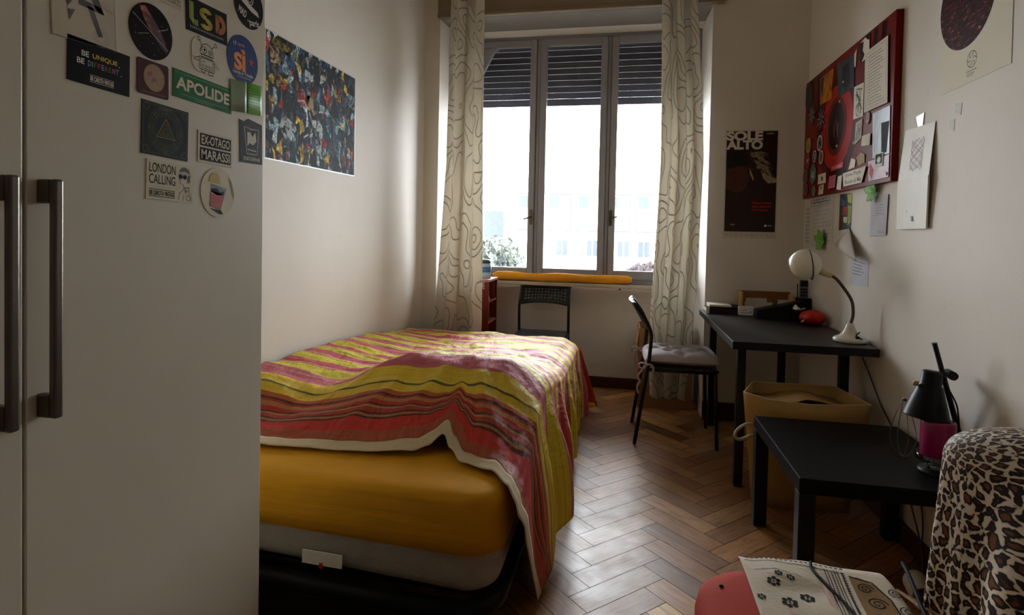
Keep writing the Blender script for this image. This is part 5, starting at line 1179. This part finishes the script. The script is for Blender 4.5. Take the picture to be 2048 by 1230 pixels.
    # kite-shaped grey paper with curled-out corner
    t = thing('folded_paper', 'large tilted grey paper curling off the wall above the desk lamp', 'paper', (1.11, 3.2, 1.1))
    A, B_, Cc, D_ = Vector((XR-.002, 3.44, 1.178)), Vector((XR-.002, 3.235, 1.268)), Vector((XR-.055, 2.985, 1.105)), Vector((XR-.03, 3.20, 1.128))
    MB().grid(lambda a, b: (A*(1-a)+B_*a)*(1-b)+(D_*(1-a)+Cc*a)*b+Vector((-.02*math.sin(a*PI)*math.sin(b*PI), 0, 0)), 12, 12).go('sheet', pm('grey_beige_paper', '#b9aca0', .7), t, solid=.0008)
    # green leaves
    ml = pm('bright_green_paper_leaf', '#6aa83a', .5, .2, 60)
    for (y, z, s, lab) in ((2.90, 1.425, 1.0, 'bright green paper leaf stuck above the small bluish note'), (3.57, 1.195, 1.25, 'bright green paper leaf stuck on the lower edge of the timetable')):
        t = thing('paper_leaf', lab, 'ornament', (XR-.01, y, z))
        for k, (a, L_) in enumerate(((170, .115), (208, .085), (135, .08), (240, .05), (100, .045))):
            c = Vector((XR-.012, y, z)); d = Vector((0, -math.cos(R(a)), math.sin(R(a)))); n = Vector((0, d.z, -d.y))
            MB().grid(lambda u, v: c+d*(u*L_*s)+n*((v-.5)*.036*s*math.sin(min(1, u*1.0)*PI*.95+.08))+Vector((-.012*s*math.sin(u*2.2)-.006*abs(v-.5), 0, 0)), 8, 4).go('lobe', ml, t, solid=.0008)
    for pts, lab in (([(2.310, 1.688), (2.268, 1.682), (2.272, 1.640), (2.308, 1.650)], 'shiny scrap of clear tape on the wall below the disc poster, upper one'), ([(2.345, 1.634), (2.309, 1.634), (2.312, 1.592), (2.342, 1.600)], 'shiny scrap of clear tape on the wall below the disc poster, lower one'), ([(2.58, 1.695), (2.52, 1.70), (2.53, 1.635), (2.56, 1.64)], 'shiny strip of clear tape at the top of the folded card')):
        xy_poly('tape_scrap', lab, 'tape', pts, X, pm('shiny_tape', '#d8d5cb', .12, .1, 80), .0006, 'tape scraps on the right wall', lift=.002 if pts[0][0] > 2.5 else 0)
right_wall()

# ------------------------------------------------------------------ film poster on the far right pier
def sole():
    f = Fr((.797, YP-.0006, 1.552), (1, 0, 0), (0, 0, 1), 0)
    t = thing('film_poster', 'tall dark brown poster headed SOLE ALTO on the wall beside the right curtain', 'poster', f.o)
    w, h = .325, .70
    plate(f, rect(w, h), .0008, 'paper', pm('poster_white_margin', '#c9c0b0', .55), t)
    W, H = .309, .65; oy = .018
    q = lambda x, y: ((x-.5)*W, oy+(.5-y)*H)
    Ink(f, .0010).poly(rect(W, H, 0, 0, oy)).go('print', pm('dark_brown_print', '#2b1710', .35, .25, 6), t)
    hb = .0013
    skin = pm('shadowed_skin_print', '#4e271a', .4, .2, 8); hair = pm('dark_hair_print', '#17100e', .4, .3, 20)
    Ink(f, hb).poly([q(0, .38), (q(.25, .34)), q(.40, .36), q(.46, .45), q(.42, .55), q(.33, .60), q(.16, .61), q(0, .56)]).go('face_shape', skin, t)
    Ink(f, hb+.0003).poly([q(0, .21), q(.25, .2), q(.42, .26), q(.44, .33), q(.25, .35), q(.05, .37), q(0, .37)]).go('dark_hair', hair, t)
    i = Ink(f, hb+.0003); i.line([q(.05, .42), q(.12, .41), q(.2, .405)], .007); i.line([q(0, .53), q(.10, .535), q(.16, .53)], .006); i.go('features', pm('dark_red_brown_print', '#35170f', .4), t)
    i = Ink(f, hb+.0006)
    for k in range(34):
        u_ = random.random(); x0, y0 = .46+.16*u_, .20+.16*u_+random.uniform(-.02, .02); e_ = random.uniform(.16, .36); dr_ = .02+.10*u_
        i.line([q(min(.985, x0+e_*v_), y0+dr_*v_*v_+.012*math.sin(v_*5+u_*9)) for v_ in (0, .2, .4, .6, .8, 1)], random.uniform(.0015, .0045))
    i.poly([q(.68, .38), q(.74, .42), q(.86, .45), q(1, .47), q(1, .51), q(.84, .52), q(.74, .47)])
    i.poly([q(.46, .36), q(.52, .42), q(.56, .48), q(.54, .49), q(.48, .43)])
    i.go('blond_hair', pm('straw_hair_print', '#a08c6c', .45, .3, 60), t)
    i = Ink(f, hb+.0009); i.text('SOLE', -.045, oy+H/2-.030, .222, .060, .05); i.text('ALTO', -.045, oy+H/2-.088, .222, .062, .05); i.scrib(.112, oy+H/2-.016, .045, .010); i.go('title_lettering', pm('poster_cream_ink', '#d6cdbc', .5), t)
    i = Ink(f, hb+.0009); i.text('Tihana Lazovic', .068, oy-.137, .118, .014, .02); i.text('Goran Markovic', .068, oy-.160, .118, .014, .02); i.text('Nives Ivankovic', .060, oy-.183, .10, .013, .02); i.go('red_lettering', M_RED, t)
    i = Ink(f, hb+.0009); i.poly(circ(.007, .095, oy-.285)); i.scrib(.117, oy-.284, .032, .008); i.scrib(-.105, oy-.280, .03, .008); i.go('logo', M_GREYP, t)
    i = Ink(f, .0012)
    for k in range(10): i.poly(rect(random.uniform(.008, .02), .007, 0, -.14+.031*k, -.328))
    i.go('credits', M_LINK, t)
sole()

# ------------------------------------------------------------------ kraft paper bin under the desk
def bin_():
    t = thing('storage_bin', 'tan kraft-paper bin with white rope handle standing under the desk', 'bin', (.77, 2.82, 0))
    mk = pm('washed_kraft_paper', '#ad8a50', .75, .08, 7, bump=.3, bscale=12); ins = pm('kraft_inside', '#a9834a', .8, .08, 7)
    rim = [(.545, 2.745, .512), (.628, 2.955, .512), (.985, 2.955, .517), (1.055, 2.72, .500), (.80, 2.668, .496), (.64, 2.690, .500)]
    bot = [(.60, 2.78, .0), (.63, 2.93, .0), (.95, 2.93, 0), (1.0, 2.78, 0), (.82, 2.75, 0), (.66, 2.755, 0)]
    n = 8
    def side(k, a, b):
        i, j = k % 6, (k+1) % 6; p = Vector(bot[i]).lerp(Vector(bot[j]), a); q_ = Vector(rim[i]).lerp(Vector(rim[j]), a)
        return p.lerp(q_, b)+Vector((0, 0, 0))
    m = MB()
    V = [[m.bm.verts.new(side(k//4, (k % 4)/4, b/n)+Vector((.004*noise.noise((k*.7, b*.5, 0)), .006*noise.noise((k*.7, b*.5, 5)), 0))) for b in range(n+1)] for k in range(24)]
    for k in range(24):
        for b in range(n): m.bm.faces.new((V[k][b], V[(k+1) % 24][b], V[(k+1) % 24][b+1], V[k][b+1])).smooth = True
    m.bm.faces.new([V[k][0] for k in range(24)])
    m.go('body', mk, t, solid=.004)
    m = MB(); m.tube([Vector(r) for r in rim], .0025, 6, close=True); m.go('rim_edge', pm('pale_kraft_edge', '#cbb78a', .7), t)
    for a, b in ((.60, 2.75), ):
        m = MB(); m.tube(bez([(.580, 2.735, .375), (.548, 2.72, .372), (.515, 2.70, .352), (.505, 2.70, .325), (.53, 2.71, .308), (.590, 2.745, .325)], 8), .007, 8); m.go('rope_handle', pm('white_rope', '#bfb096', .8, .15, 150), t)
    # crumpled lining inside
    o = MB().grid(lambda a, b: Vector((.62+.36*a, 2.73+.22*b, .470+.030*math.exp(-((a-.58)/.25)**2)-.012*b+.01*noise.noise((a*7, b*7, 2)))), 20, 12).go('packing_paper', ins, None, solid=.002); tag(o, 'crumpled tan paper lying inside the kraft-paper bin', 'paper')
bin_()

# ------------------------------------------------------------------ low black side table and its things
def low_table():
    x0, x1, y0, y1, z = .562, 1.106, 1.955, 2.605, .45
    t = thing('side_table', 'low square black side table in front of the kraft-paper bin', 'table', ((x0+x1)/2, (y0+y1)/2, 0))
    MB().box(x0, x1, y0, y1, z-.05, z).go('tabletop', pm('black_brown_laminate', (.006, .0055, .0055), .45, .2, 40, spec=.07), t, bevel=.0025)
    for x in (x0, x1-.05):
        for y in (y0, y1-.05): MB().box(x, x+.05, y, y+.05, 0, z-.05).go('leg', M_BLACK, t, bevel=.002)
    # candle
    c = (1.018, 2.115, z)
    t = thing('candle_holder', 'clear glass candle holder with a dark foot on the low black table', 'candle holder', c)
    MB().lathe([(0, 0), (.052, 0), (.054, .006), (.050, .014), (0, .016)], c, 28).go('foot', M_BLKP, t)
    MB().lathe([(0, .0162), (.030, .0162), (.024, .028), (.020, .034), (.045, .040), (.058, .043), (.060, .062), (.057, .062), (.055, .047), (0, .046)], c, 28).go('bowl', M_CLEAR, t)
    c2 = (c[0], c[1], z+.0485)
    t = thing('candle', 'thick magenta pillar candle standing in the glass holder', 'candle', c2)
    mp_ = pm('magenta_wax', '#8c1450', .3, .05, 8, coat=.3)
    MB().lathe([(0, 0), (.046, 0), (.0485, .004), (.0485, .117), (.046, .123), (.038, .125), (.03, .120), (0, .118)], c2, 36).go('wax', mp_, t)
    MB().tube([(c2[0], c2[1], c2[2]+.117), (c2[0]+.002, c2[1], c2[2]+.130)], .0014, 6).go('wick', M_INK, t)
    # clamp lamp
    t = thing('clamp_lamp', 'black clamp-on desk lamp with cone shade hanging over the magenta candle', 'lamp', (1.05, 2.18, z))
    top, botm = Vector((1.020, 2.165, .866)), Vector((1.118, 2.165, .52))
    d = (botm-top).normalized()
    MB().tube([top, top+d*.43], .0085, 10).go('rod', M_BLKM, t)
    e = top+d*.43
    MB().box(1.085, 1.1065, e.y-.018, e.y+.018, z-.052-.012, z-.051).box(1.1075, 1.1215, e.y-.018, e.y+.018, z-.064, e.z+.004).box(1.08, 1.1075, e.y-.018, e.y+.018, z+.0005, z+.012).go('clamp', M_BLKP, t)
    # shade
    a0 = Vector((1.012, 2.15, .776)); ax = Vector((-.11, -.02, -1)).normalized(); q = Vector((0, 0, 1)).rotation_difference(ax).to_matrix().to_4x4()
    MB().lathe([(0, 0), (.022, 0), (.030, .006), (.031, .045), (.036, .052), (.056, .115), (.066, .152), (.0675, .155), (.064, .153), (.05, .11), (.03, .056), (.0, .05)], a0, 36, q).go('lamp_shade', pm('black_enamel', (.007, .007, .008), .35, .1, spec=.15), t)
    m = MB(); m.tube([a0+Vector((.01, 0, -.02)), (1.05, 2.155, .765), (1.085, 2.165, .762)], .011, 10); m.tube([(1.02, 2.15, .738), (1.055, 2.16, .742)], .007, 8); m.tube([(1.072, 2.145, .762), (1.072, 2.185, .766)], .014, 12); m.go('arm_joint', M_BLKP, t)
    m = MB(); m.tube(bez([(1.05, 2.152, .745), (1.062, 2.148, .715), (1.085, 2.150, .67), (1.092, 2.150, .63), (1.10, 2.156, .58)], 6), .0028, 6); m.go('cord', M_BLKP, t)
    MB().lathe([(0, 0), (.008, .001), (.009, .014), (0, .016)], a0+Vector((-.050, -.004, -.052)), 12).go('knob', pm('tan_knob', '#a88a60', .4), t)
    # wire whisk
    t = thing('wire_whisk', 'thin wire whisk standing on the low table under the cone shade', 'whisk', (.975, 2.25, z))
    for k in range(4):
        a = PI*k/4; ux, uy = math.cos(a), math.sin(a)
        m = MB(); m.tube(bez([(.975-.004*ux, 2.25-.004*uy, z+.20), (.975-.030*ux, 2.25-.030*uy, z+.13), (.975-.042*ux, 2.25-.042*uy, z+.06), (.975-.02*ux, 2.25-.02*uy, z+.008), (.975, 2.25, z+.0015), (.975+.02*ux, 2.25+.02*uy, z+.008), (.975+.042*ux, 2.25+.042*uy, z+.06), (.975+.030*ux, 2.25+.030*uy, z+.13), (.975+.004*ux, 2.25+.004*uy, z+.20)], 6), .0009, 5); m.go('wire', M_STEEL, t)
    MB().tube([(.975, 2.25, z+.195), (.977, 2.25, z+.205)], .007, 10).go('handle', M_STEEL, t)
    # bottle
    c = (1.078, 2.275, z)
    t = thing('lotion_bottle', 'small white bottle with teal cap behind the magenta candle', 'bottle', c)
    MB().lathe([(0, 0), (.024, 0), (.026, .004), (.026, .13), (.02, .148), (.011, .155)], c, 24).go('body', pm('white_plastic_bottle', '#c9c6b8', .35), t)
    MB().lathe([(.013, .155), (.014, .157), (.014, .185), (.011, .188), (0, .188)], c, 20).go('cap', pm('teal_cap', '#1d6a58', .35), t)
low_table()
def under_table():
    m = MB(); m.tube(bez([(1.085, 2.46, .30), (1.095, 2.44, .20), (1.10, 2.40, .13), (1.105, 2.375, .06), (1.10, 2.35, .0035), (1.02, 2.20, .0035), (.99, 2.0, .0035)], 8), .0032, 6); o = m.go('power_cable', pm('grey_cable', '#5b5852', .6)); tag(o, 'thin grey cable hanging behind the low table to the floor', 'cable')
under_table()

# ------------------------------------------------------------------ red stool, printed cloth, leopard throw
def foreground():
    # stool
    t = thing('upholstered_stool', 'brick red upholstered stool with rounded corners half covered by the printed cloth', 'stool', (.365, 1.13, 0))
    mr = pm('brick_red_wool', '#a5321e', .85, .05, 50, bump=.2, bscale=300)
    m = MB(); rings = []
    for a, (ins, z) in enumerate(((.03, .30), (.008, .302), (0, .32), (0, .40), (.006, .428), (.022, .444), (.05, .450), (.12, .452))):
        rings.append([m.bm.verts.new((x, y, z)) for x, y in rrect_loop(.170+ins, .56-ins, .86+ins, 1.405-ins, max(.03, .125-ins*.6), 8)])
    for A, B in zip(rings, rings[1:]):
        n = len(A)
        for k in range(n): m.bm.faces.new((A[k], A[(k+1) % n], B[(k+1) % n], B[k])).smooth = True
    m.bm.faces.new(rings[0]); m.bm.faces.new(rings[-1]).smooth = True
    m.go('seat', mr, t)
    for x, y in ((.25, .94), (.49, .94), (.25, 1.32), (.49, 1.32)): MB().lathe([(0, 0), (.012, 0), (.018, .299), (0, .2995)], (x, y, 0), 14).go('leg', pm('dark_stained_leg', '#2c1c12', .5), t)
    b = MB(); b.lathe([(0, .003), (.004, .002), (.005, 0)], (.225, 1.30, .4505), 10); b.go('button', M_INK, t)
    # printed cloth lying across it
    def zc(x, y): return .4555+.004*noise.noise((x*9, y*9, 1))+.0035*math.sin((x+y)*20)-.10*sm(.575, .66, x)-.008*sm(1.41, 1.44, y)+.022*sm(1.30, 1.36, y)*sm(.30, .36, x)*(1-sm(.40, .50, x))*.5
    ya = lambda x: 1.432+.006*math.sin(x*18)-.05*sm(.5, .78, x)
    def CP(a, b_, h=0.0):
        x0, x1 = .282+.008*(1-b_), .645-.10*sm(.35, 0, b_); x = x0+(x1-x0)*a; y = .88+(ya(x)-.88)*b_
        return Vector((x, y, zc(x, y)+h))
    t = thing('printed_cloth', 'off-white block-printed cloth with black flower motifs draped over the red stool', 'cloth', (.5, 1.15, .4))
    MB().grid(CP, 60, 50).go('cloth', pm('off_white_cotton', '#cfc2ae', .85, .06, 14, bump=.25, bscale=120), t, recalc=False, solid=.0016)
    class CI:
        def __init__(s, h=.0016): s.h, s.m = h, MB()
        def pt(s, x, y): return Vector((x, y, zc(x, y)+s.h))
        def poly(s, P): s.m.face([s.pt(*p) for p in P]); return s
        def line(s, P, w, close=False):
            Q = []
            for (a, b_) in zip(P, P[1:]+([P[0]] if close else [])):
                n = max(1, int(math.hypot(b_[0]-a[0], b_[1]-a[1])/.012))
                Q += [(a[0]+(b_[0]-a[0])*k/n, a[1]+(b_[1]-a[1])*k/n) for k in range(n)]
            if not close: Q.append(P[-1])
            n = len(Q)
            for k in range(n if close else n-1):
                a, b_ = Vector(Q[k]), Vector(Q[(k+1) % n]); d = (b_-a)
                if d.length < 1e-7: continue
                d.normalize(); o = Vector((-d.y, d.x))*w/2; s.poly([a-o, b_-o, b_+o, a+o])
            return s
    ink = CI()
    # flower paws
    for cx, cy, r in ((.336, 1.325, .016), (.352, 1.262, .018), (.392, 1.285, .017), (.352, 1.352, .010), (.375, 1.345, .010), (.300, 1.27, .010), (.335, 1.200, .016), (.395, 1.215, .016), (.31, 1.14, .016), (.37, 1.14, .017)):
        for k in range(6):
            a = 2*PI*k/6+.3; ink.poly([(cx+r*.62*math.cos(a)+r*.30*math.cos(q*PI/4), cy+r*.62*math.sin(a)+r*.30*math.sin(q*PI/4)) for q in range(8)])
        ink.poly([(cx+r*.16*math.cos(q*PI/3), cy+r*.16*math.sin(q*PI/3)) for q in range(6)])
        ink.m.go('flower_motif', M_INK, t, recalc=False); ink = CI()
    ink.line([(.305, 1.365), (.35, 1.368), (.40, 1.355)], .0014)
    # border along the far edge
    ink.line([(.292, ya(.292)-.005), (.40, ya(.40)-.005), (.52, ya(.52)-.005)], .0018)
    ink.line([(.292, 1.404), (.40, 1.404), (.5, 1.398)], .0018)
    for k in range(20): x = .296+k*.0105; ink.poly([(x, 1.424), (x+.0042, 1.413), (x+.0084, 1.424)])
    ink.m.go('border_print', M_INK, t, recalc=False); ink = CI()
    # slanting bands
    def band(x0, y0, x1, y1, w): ink.line([(x0, y0), (x1, y1)], w)
    for off in (0, .006, .020, .026): band(.460+off, 1.405, .400+off+.03, 1.10, .0016)
    for k in range(40): tt = k/40; x = .473-.03*tt; y = 1.40-.30*tt; ink.poly([(x-.0028, y), (x, y-.0022), (x+.0028, y), (x, y+.0022)])
    for k in range(34): tt = k/34; x = .497-.03*tt; y = 1.398-.29*tt; ink.poly([(x-.004, y+.004), (x+.003, y), (x-.004, y-.004)])
    ink.m.go('band_print', M_INK, t, recalc=False); ink = CI()
    band(.600, 1.38, .60, 1.08, .0016); band(.607, 1.38, .607, 1.08, .0016)
    for k in range(24): tt = k/24; y = 1.375-.28*tt; ink.poly([(.612, y), (.618, y-.004), (.612, y-.008)])
    ink.m.go('edge_print', M_INK, t, recalc=False)
    br = CI(.0013)
    lf = [(1.10, .478), (1.2, .488), (1.3, .498), (1.388, .505)]; rt = [(1.10, .480), (1.12, .505), (1.16, .525), (1.22, .548), (1.28, .562), (1.33, .560), (1.37, .545), (1.39, .52)]
    for k in range(24):
        ya_, yb_ = 1.10+.288*k/24, 1.10+.288*(k+1)/24; A_ = (lerp_tab(lf, ya_)[0], lerp_tab(rt, ya_)[0]); B_ = (lerp_tab(lf, yb_)[0], lerp_tab(rt, yb_)[0])
        for j in range(4): br.poly([(A_[0]+(A_[1]-A_[0])*j/4, ya_), (A_[0]+(A_[1]-A_[0])*(j+1)/4, ya_), (B_[0]+(B_[1]-B_[0])*(j+1)/4, yb_), (B_[0]+(B_[1]-B_[0])*j/4, yb_)])
    bmesh.ops.remove_doubles(br.m.bm, verts=br.m.bm.verts, dist=1e-6); br.m.go('brown_ground', pm('ochre_brown_print', '#8a6a44', .85, .1, 40), t, recalc=False)
    cu = CI(.0019)
    for cx, cy, r in ((.525, 1.352, .016), (.532, 1.305, .020), (.522, 1.25, .020), (.508, 1.195, .018), (.578, 1.34, .015), (.58, 1.285, .018), (.576, 1.23, .016)):
        cu.line([(cx+r*(1-k/26)*math.cos(k*.55), cy+r*(1-k/26)*math.sin(k*.55)) for k in range(24)], .0022)
    cu.line([(.505, 1.39), (.545, 1.372), (.562, 1.32), (.562, 1.27), (.545, 1.20), (.51, 1.12)], .003)
    cu.m.go('paisley', M_INK, t, recalc=False)
    for P_ in ([(.32, 1.37), (.345, 1.385), (.352, 1.36), (.33, 1.35)], [(.345, 1.24), (.37, 1.22), (.36, 1.17), (.335, 1.19)], [(.44, 1.37), (.455, 1.36), (.44, 1.25), (.43, 1.27)]): pk = CI(.0011); pk.poly(P_); pk.m.go('pink_dye', pm('faded_pink_dye', '#cdaaa0', .85, .1, 30), t, recalc=False)
    # black strap and cord
    m = MB(); m.tube(bez([(.436, 1.418, .466), (.432, 1.39, .464), (.445, 1.33, .464), (.462, 1.26, .464), (.468, 1.18, .464), (.462, 1.05, .466)], 8), .0032, 8); o = m.go('bag_strap', pm('black_webbing', (.012, .011, .012), .6, spec=.08)); tag(o, 'thin black strap lying across the printed cloth', 'strap')
    m = MB(); m.tube(bez([(.640, 1.455, .470), (.628, 1.40, .474), (.616, 1.34, .470), (.606, 1.29, .465), (.596, 1.22, .463), (.592, 1.12, .463)], 8), .0046, 8); o = m.go('braided_lace', M_INK, None); tag(o, 'stiff black lace standing up at the right side of the printed cloth', 'lace')
    # leopard throw on a chair
    cx, cy = .79, 1.125; dv = Vector((.46, -.888, 0)); nv = Vector((.888, .46, 0))
    t = thing('desk_chair', 'black chair under the leopard print throw at the right edge', 'chair', (cx+.15, cy+.08, 0))
    mt = Matrix(((nv.x, dv.x, 0, cx), (nv.y, dv.y, 0, cy), (0, 0, 1, 0), (0, 0, 0, 1)))
    MB().box(-.02, .02, -.20, .20, .50, .825, mt).go('backrest', M_BLKP, t, bevel=.012); MB().box(-.03, .28, -.2, .2, .42, .45, mt).go('seat', M_BLKP, t, bevel=.01)
    for a in (-.01, .25):
        for b_ in (-.17, .17): MB().box(a-.012, a+.012, b_-.012, b_+.012, 0, .42 if a > 0 else .50, mt).go('leg', M_BLKM, t)
    ml = bpy.data.materials.new('leopard_fleece'); ml.use_nodes = True; nt = ml.node_tree; L = nt.links.new; bs = nt.nodes['Principled BSDF']; bs.inputs['Roughness'].default_value = .55; bs.inputs['Specular IOR Level'].default_value = .3
    uv = N(nt, 'ShaderNodeUVMap'); dz = N(nt, 'ShaderNodeTexNoise', i_Scale=30.0, i_Detail=3.0); L(uv.outputs[0], dz.inputs['Vector'])
    sc = N(nt, 'ShaderNodeVectorMath', operation='SCALE'); sc.inputs['Scale'].default_value = .022; L(dz.outputs['Color'], sc.inputs[0]); ad = N(nt, 'ShaderNodeVectorMath', operation='ADD'); L(uv.outputs[0], ad.inputs[0]); L(sc.outputs[0], ad.inputs[1])
    vo = N(nt, 'ShaderNodeTexVoronoi', i_Scale=38.0, feature='F1'); vo.inputs['Randomness'].default_value = .85; L(ad.outputs[0], vo.inputs['Vector'])
    ve = N(nt, 'ShaderNodeTexVoronoi', i_Scale=42.0, feature='DISTANCE_TO_EDGE'); ve.inputs['Randomness'].default_value = .85; L(ad.outputs[0], ve.inputs['Vector'])
    nb = N(nt, 'ShaderNodeTexNoise', i_Scale=62.0, i_Detail=1.0); L(uv.outputs[0], nb.inputs['Vector'])
    # base cream at cell edges, dark ring, tan heart
    base = ramp(nt, [(0, S('#e9dccb')), (.095, S('#dcc3a2')), (.125, S('#120907')), (.275, S('#1a0b07')), (.33, S('#663619')), (.5, S('#7d4726'))])
    off = N(nt, 'ShaderNodeMath', operation='MULTIPLY_ADD'); off.inputs[1].default_value = .62; off.inputs[2].default_value = -.31; L(nb.outputs['Fac'], off.inputs[0])
    sm_ = N(nt, 'ShaderNodeMath', operation='ADD'); L(ve.outputs['Distance'], sm_.inputs[0]); L(off.outputs[0], sm_.inputs[1]); L(sm_.outputs[0], base.inputs[0])
    L(base.outputs[0], bs.inputs['Base Color'])
    t = thing('leopard_throw', 'leopard print fleece throw draped over a chair at the right edge', 'throw', (cx, cy, .05))
    def LP(a, b_):
        th = a*2*PI
        # b_: 0 bottom .. 1 crown
        lo = .06+.405*sm(-.1, .35, math.sin(th))
        if b_ < .72:
            k = b_/.72; z = lo+(.775-lo)*k; s = 1.0; dome = 0
        else:
            k = (b_-.72)/.28; ang = k*PI/2; z = .775+.093*math.sin(ang); s = math.cos(ang)**.8; dome = k
        low = 1-min(1, max(0, (z-.08)/.72))
        A = .252+.004*low; B = (.056+.062*low**1.3); e = .55
        c_, s_ = math.cos(th), math.sin(th)
        u = A*math.copysign(abs(c_)**e, c_); v = B*math.copysign(abs(s_)**e, s_)
        fl = low**.8*(.030*math.sin(th*7+1.0)+.018*math.sin(th*12+2.2+low*1.5))*(1 if b_ < .72 else 0)
        r_ = math.hypot(u, v)+1e-6; u += fl*u/r_*.6; v += fl*v/r_*1.6
        if b_ >= .72: u *= 1-(1-s)*.55*1.0 if s > 0 else 0; v *= s; u *= (1-.45*dome**3)
        p = Vector((cx, cy, z))+dv*u+nv*v
        p.z += .010*math.sin(u*9+.5)*(1 if b_ > .5 else b_*2)+noise.noise((u*8, v*8, z*6))*.004
        return p
    MB().grid(LP, 150, 90, wrap=True, uv=lambda a, b_: (a*1.25, b_*.98)).go('fleece', ml, t, solid=.003)
    # cardboard scrap and curled paper tube by the throw
    o = MB().prism([(.60, 1.392, .4400), (.66, 1.365, .42), (.70, 1.30, .405), (.665, 1.24, .43), (.615, 1.26, .465)], (.004, .002, .003)).go('cardboard_scrap', pm('brown_cardboard', '#8c643e', .75)); tag(o, 'brown cardboard scrap beside the printed cloth under the leopard throw', 'cardboard')
    m = MB(); c0 = Vector((.735, 1.62, .0))
    m.grid(lambda a, b_: Vector((.755+.026*math.cos(a*5.2-.6)+.05*b_, 1.62-.10*b_+.02*a, .31+.032*math.sin(a*5.2-.6)-.02*b_)), 24, 6)
    # a side shelf carries the curled label, so build it lying on the floor instead
    m.bm.free()
    m = MB(); m.grid(lambda a, b_: Vector((1.005+.036*math.cos(a*5.0-.4)-.02*b_, 2.20-.11*b_, .041+.037*math.sin(a*5.0-.4))), 24, 6)
    o = m.go('paper_roll', pm('cream_roll_paper', '#e0d2b8', .6), None, solid=.001, recalc=False); tag(o, 'curled cream paper roll on the floor under the low table', 'paper roll')
foreground()
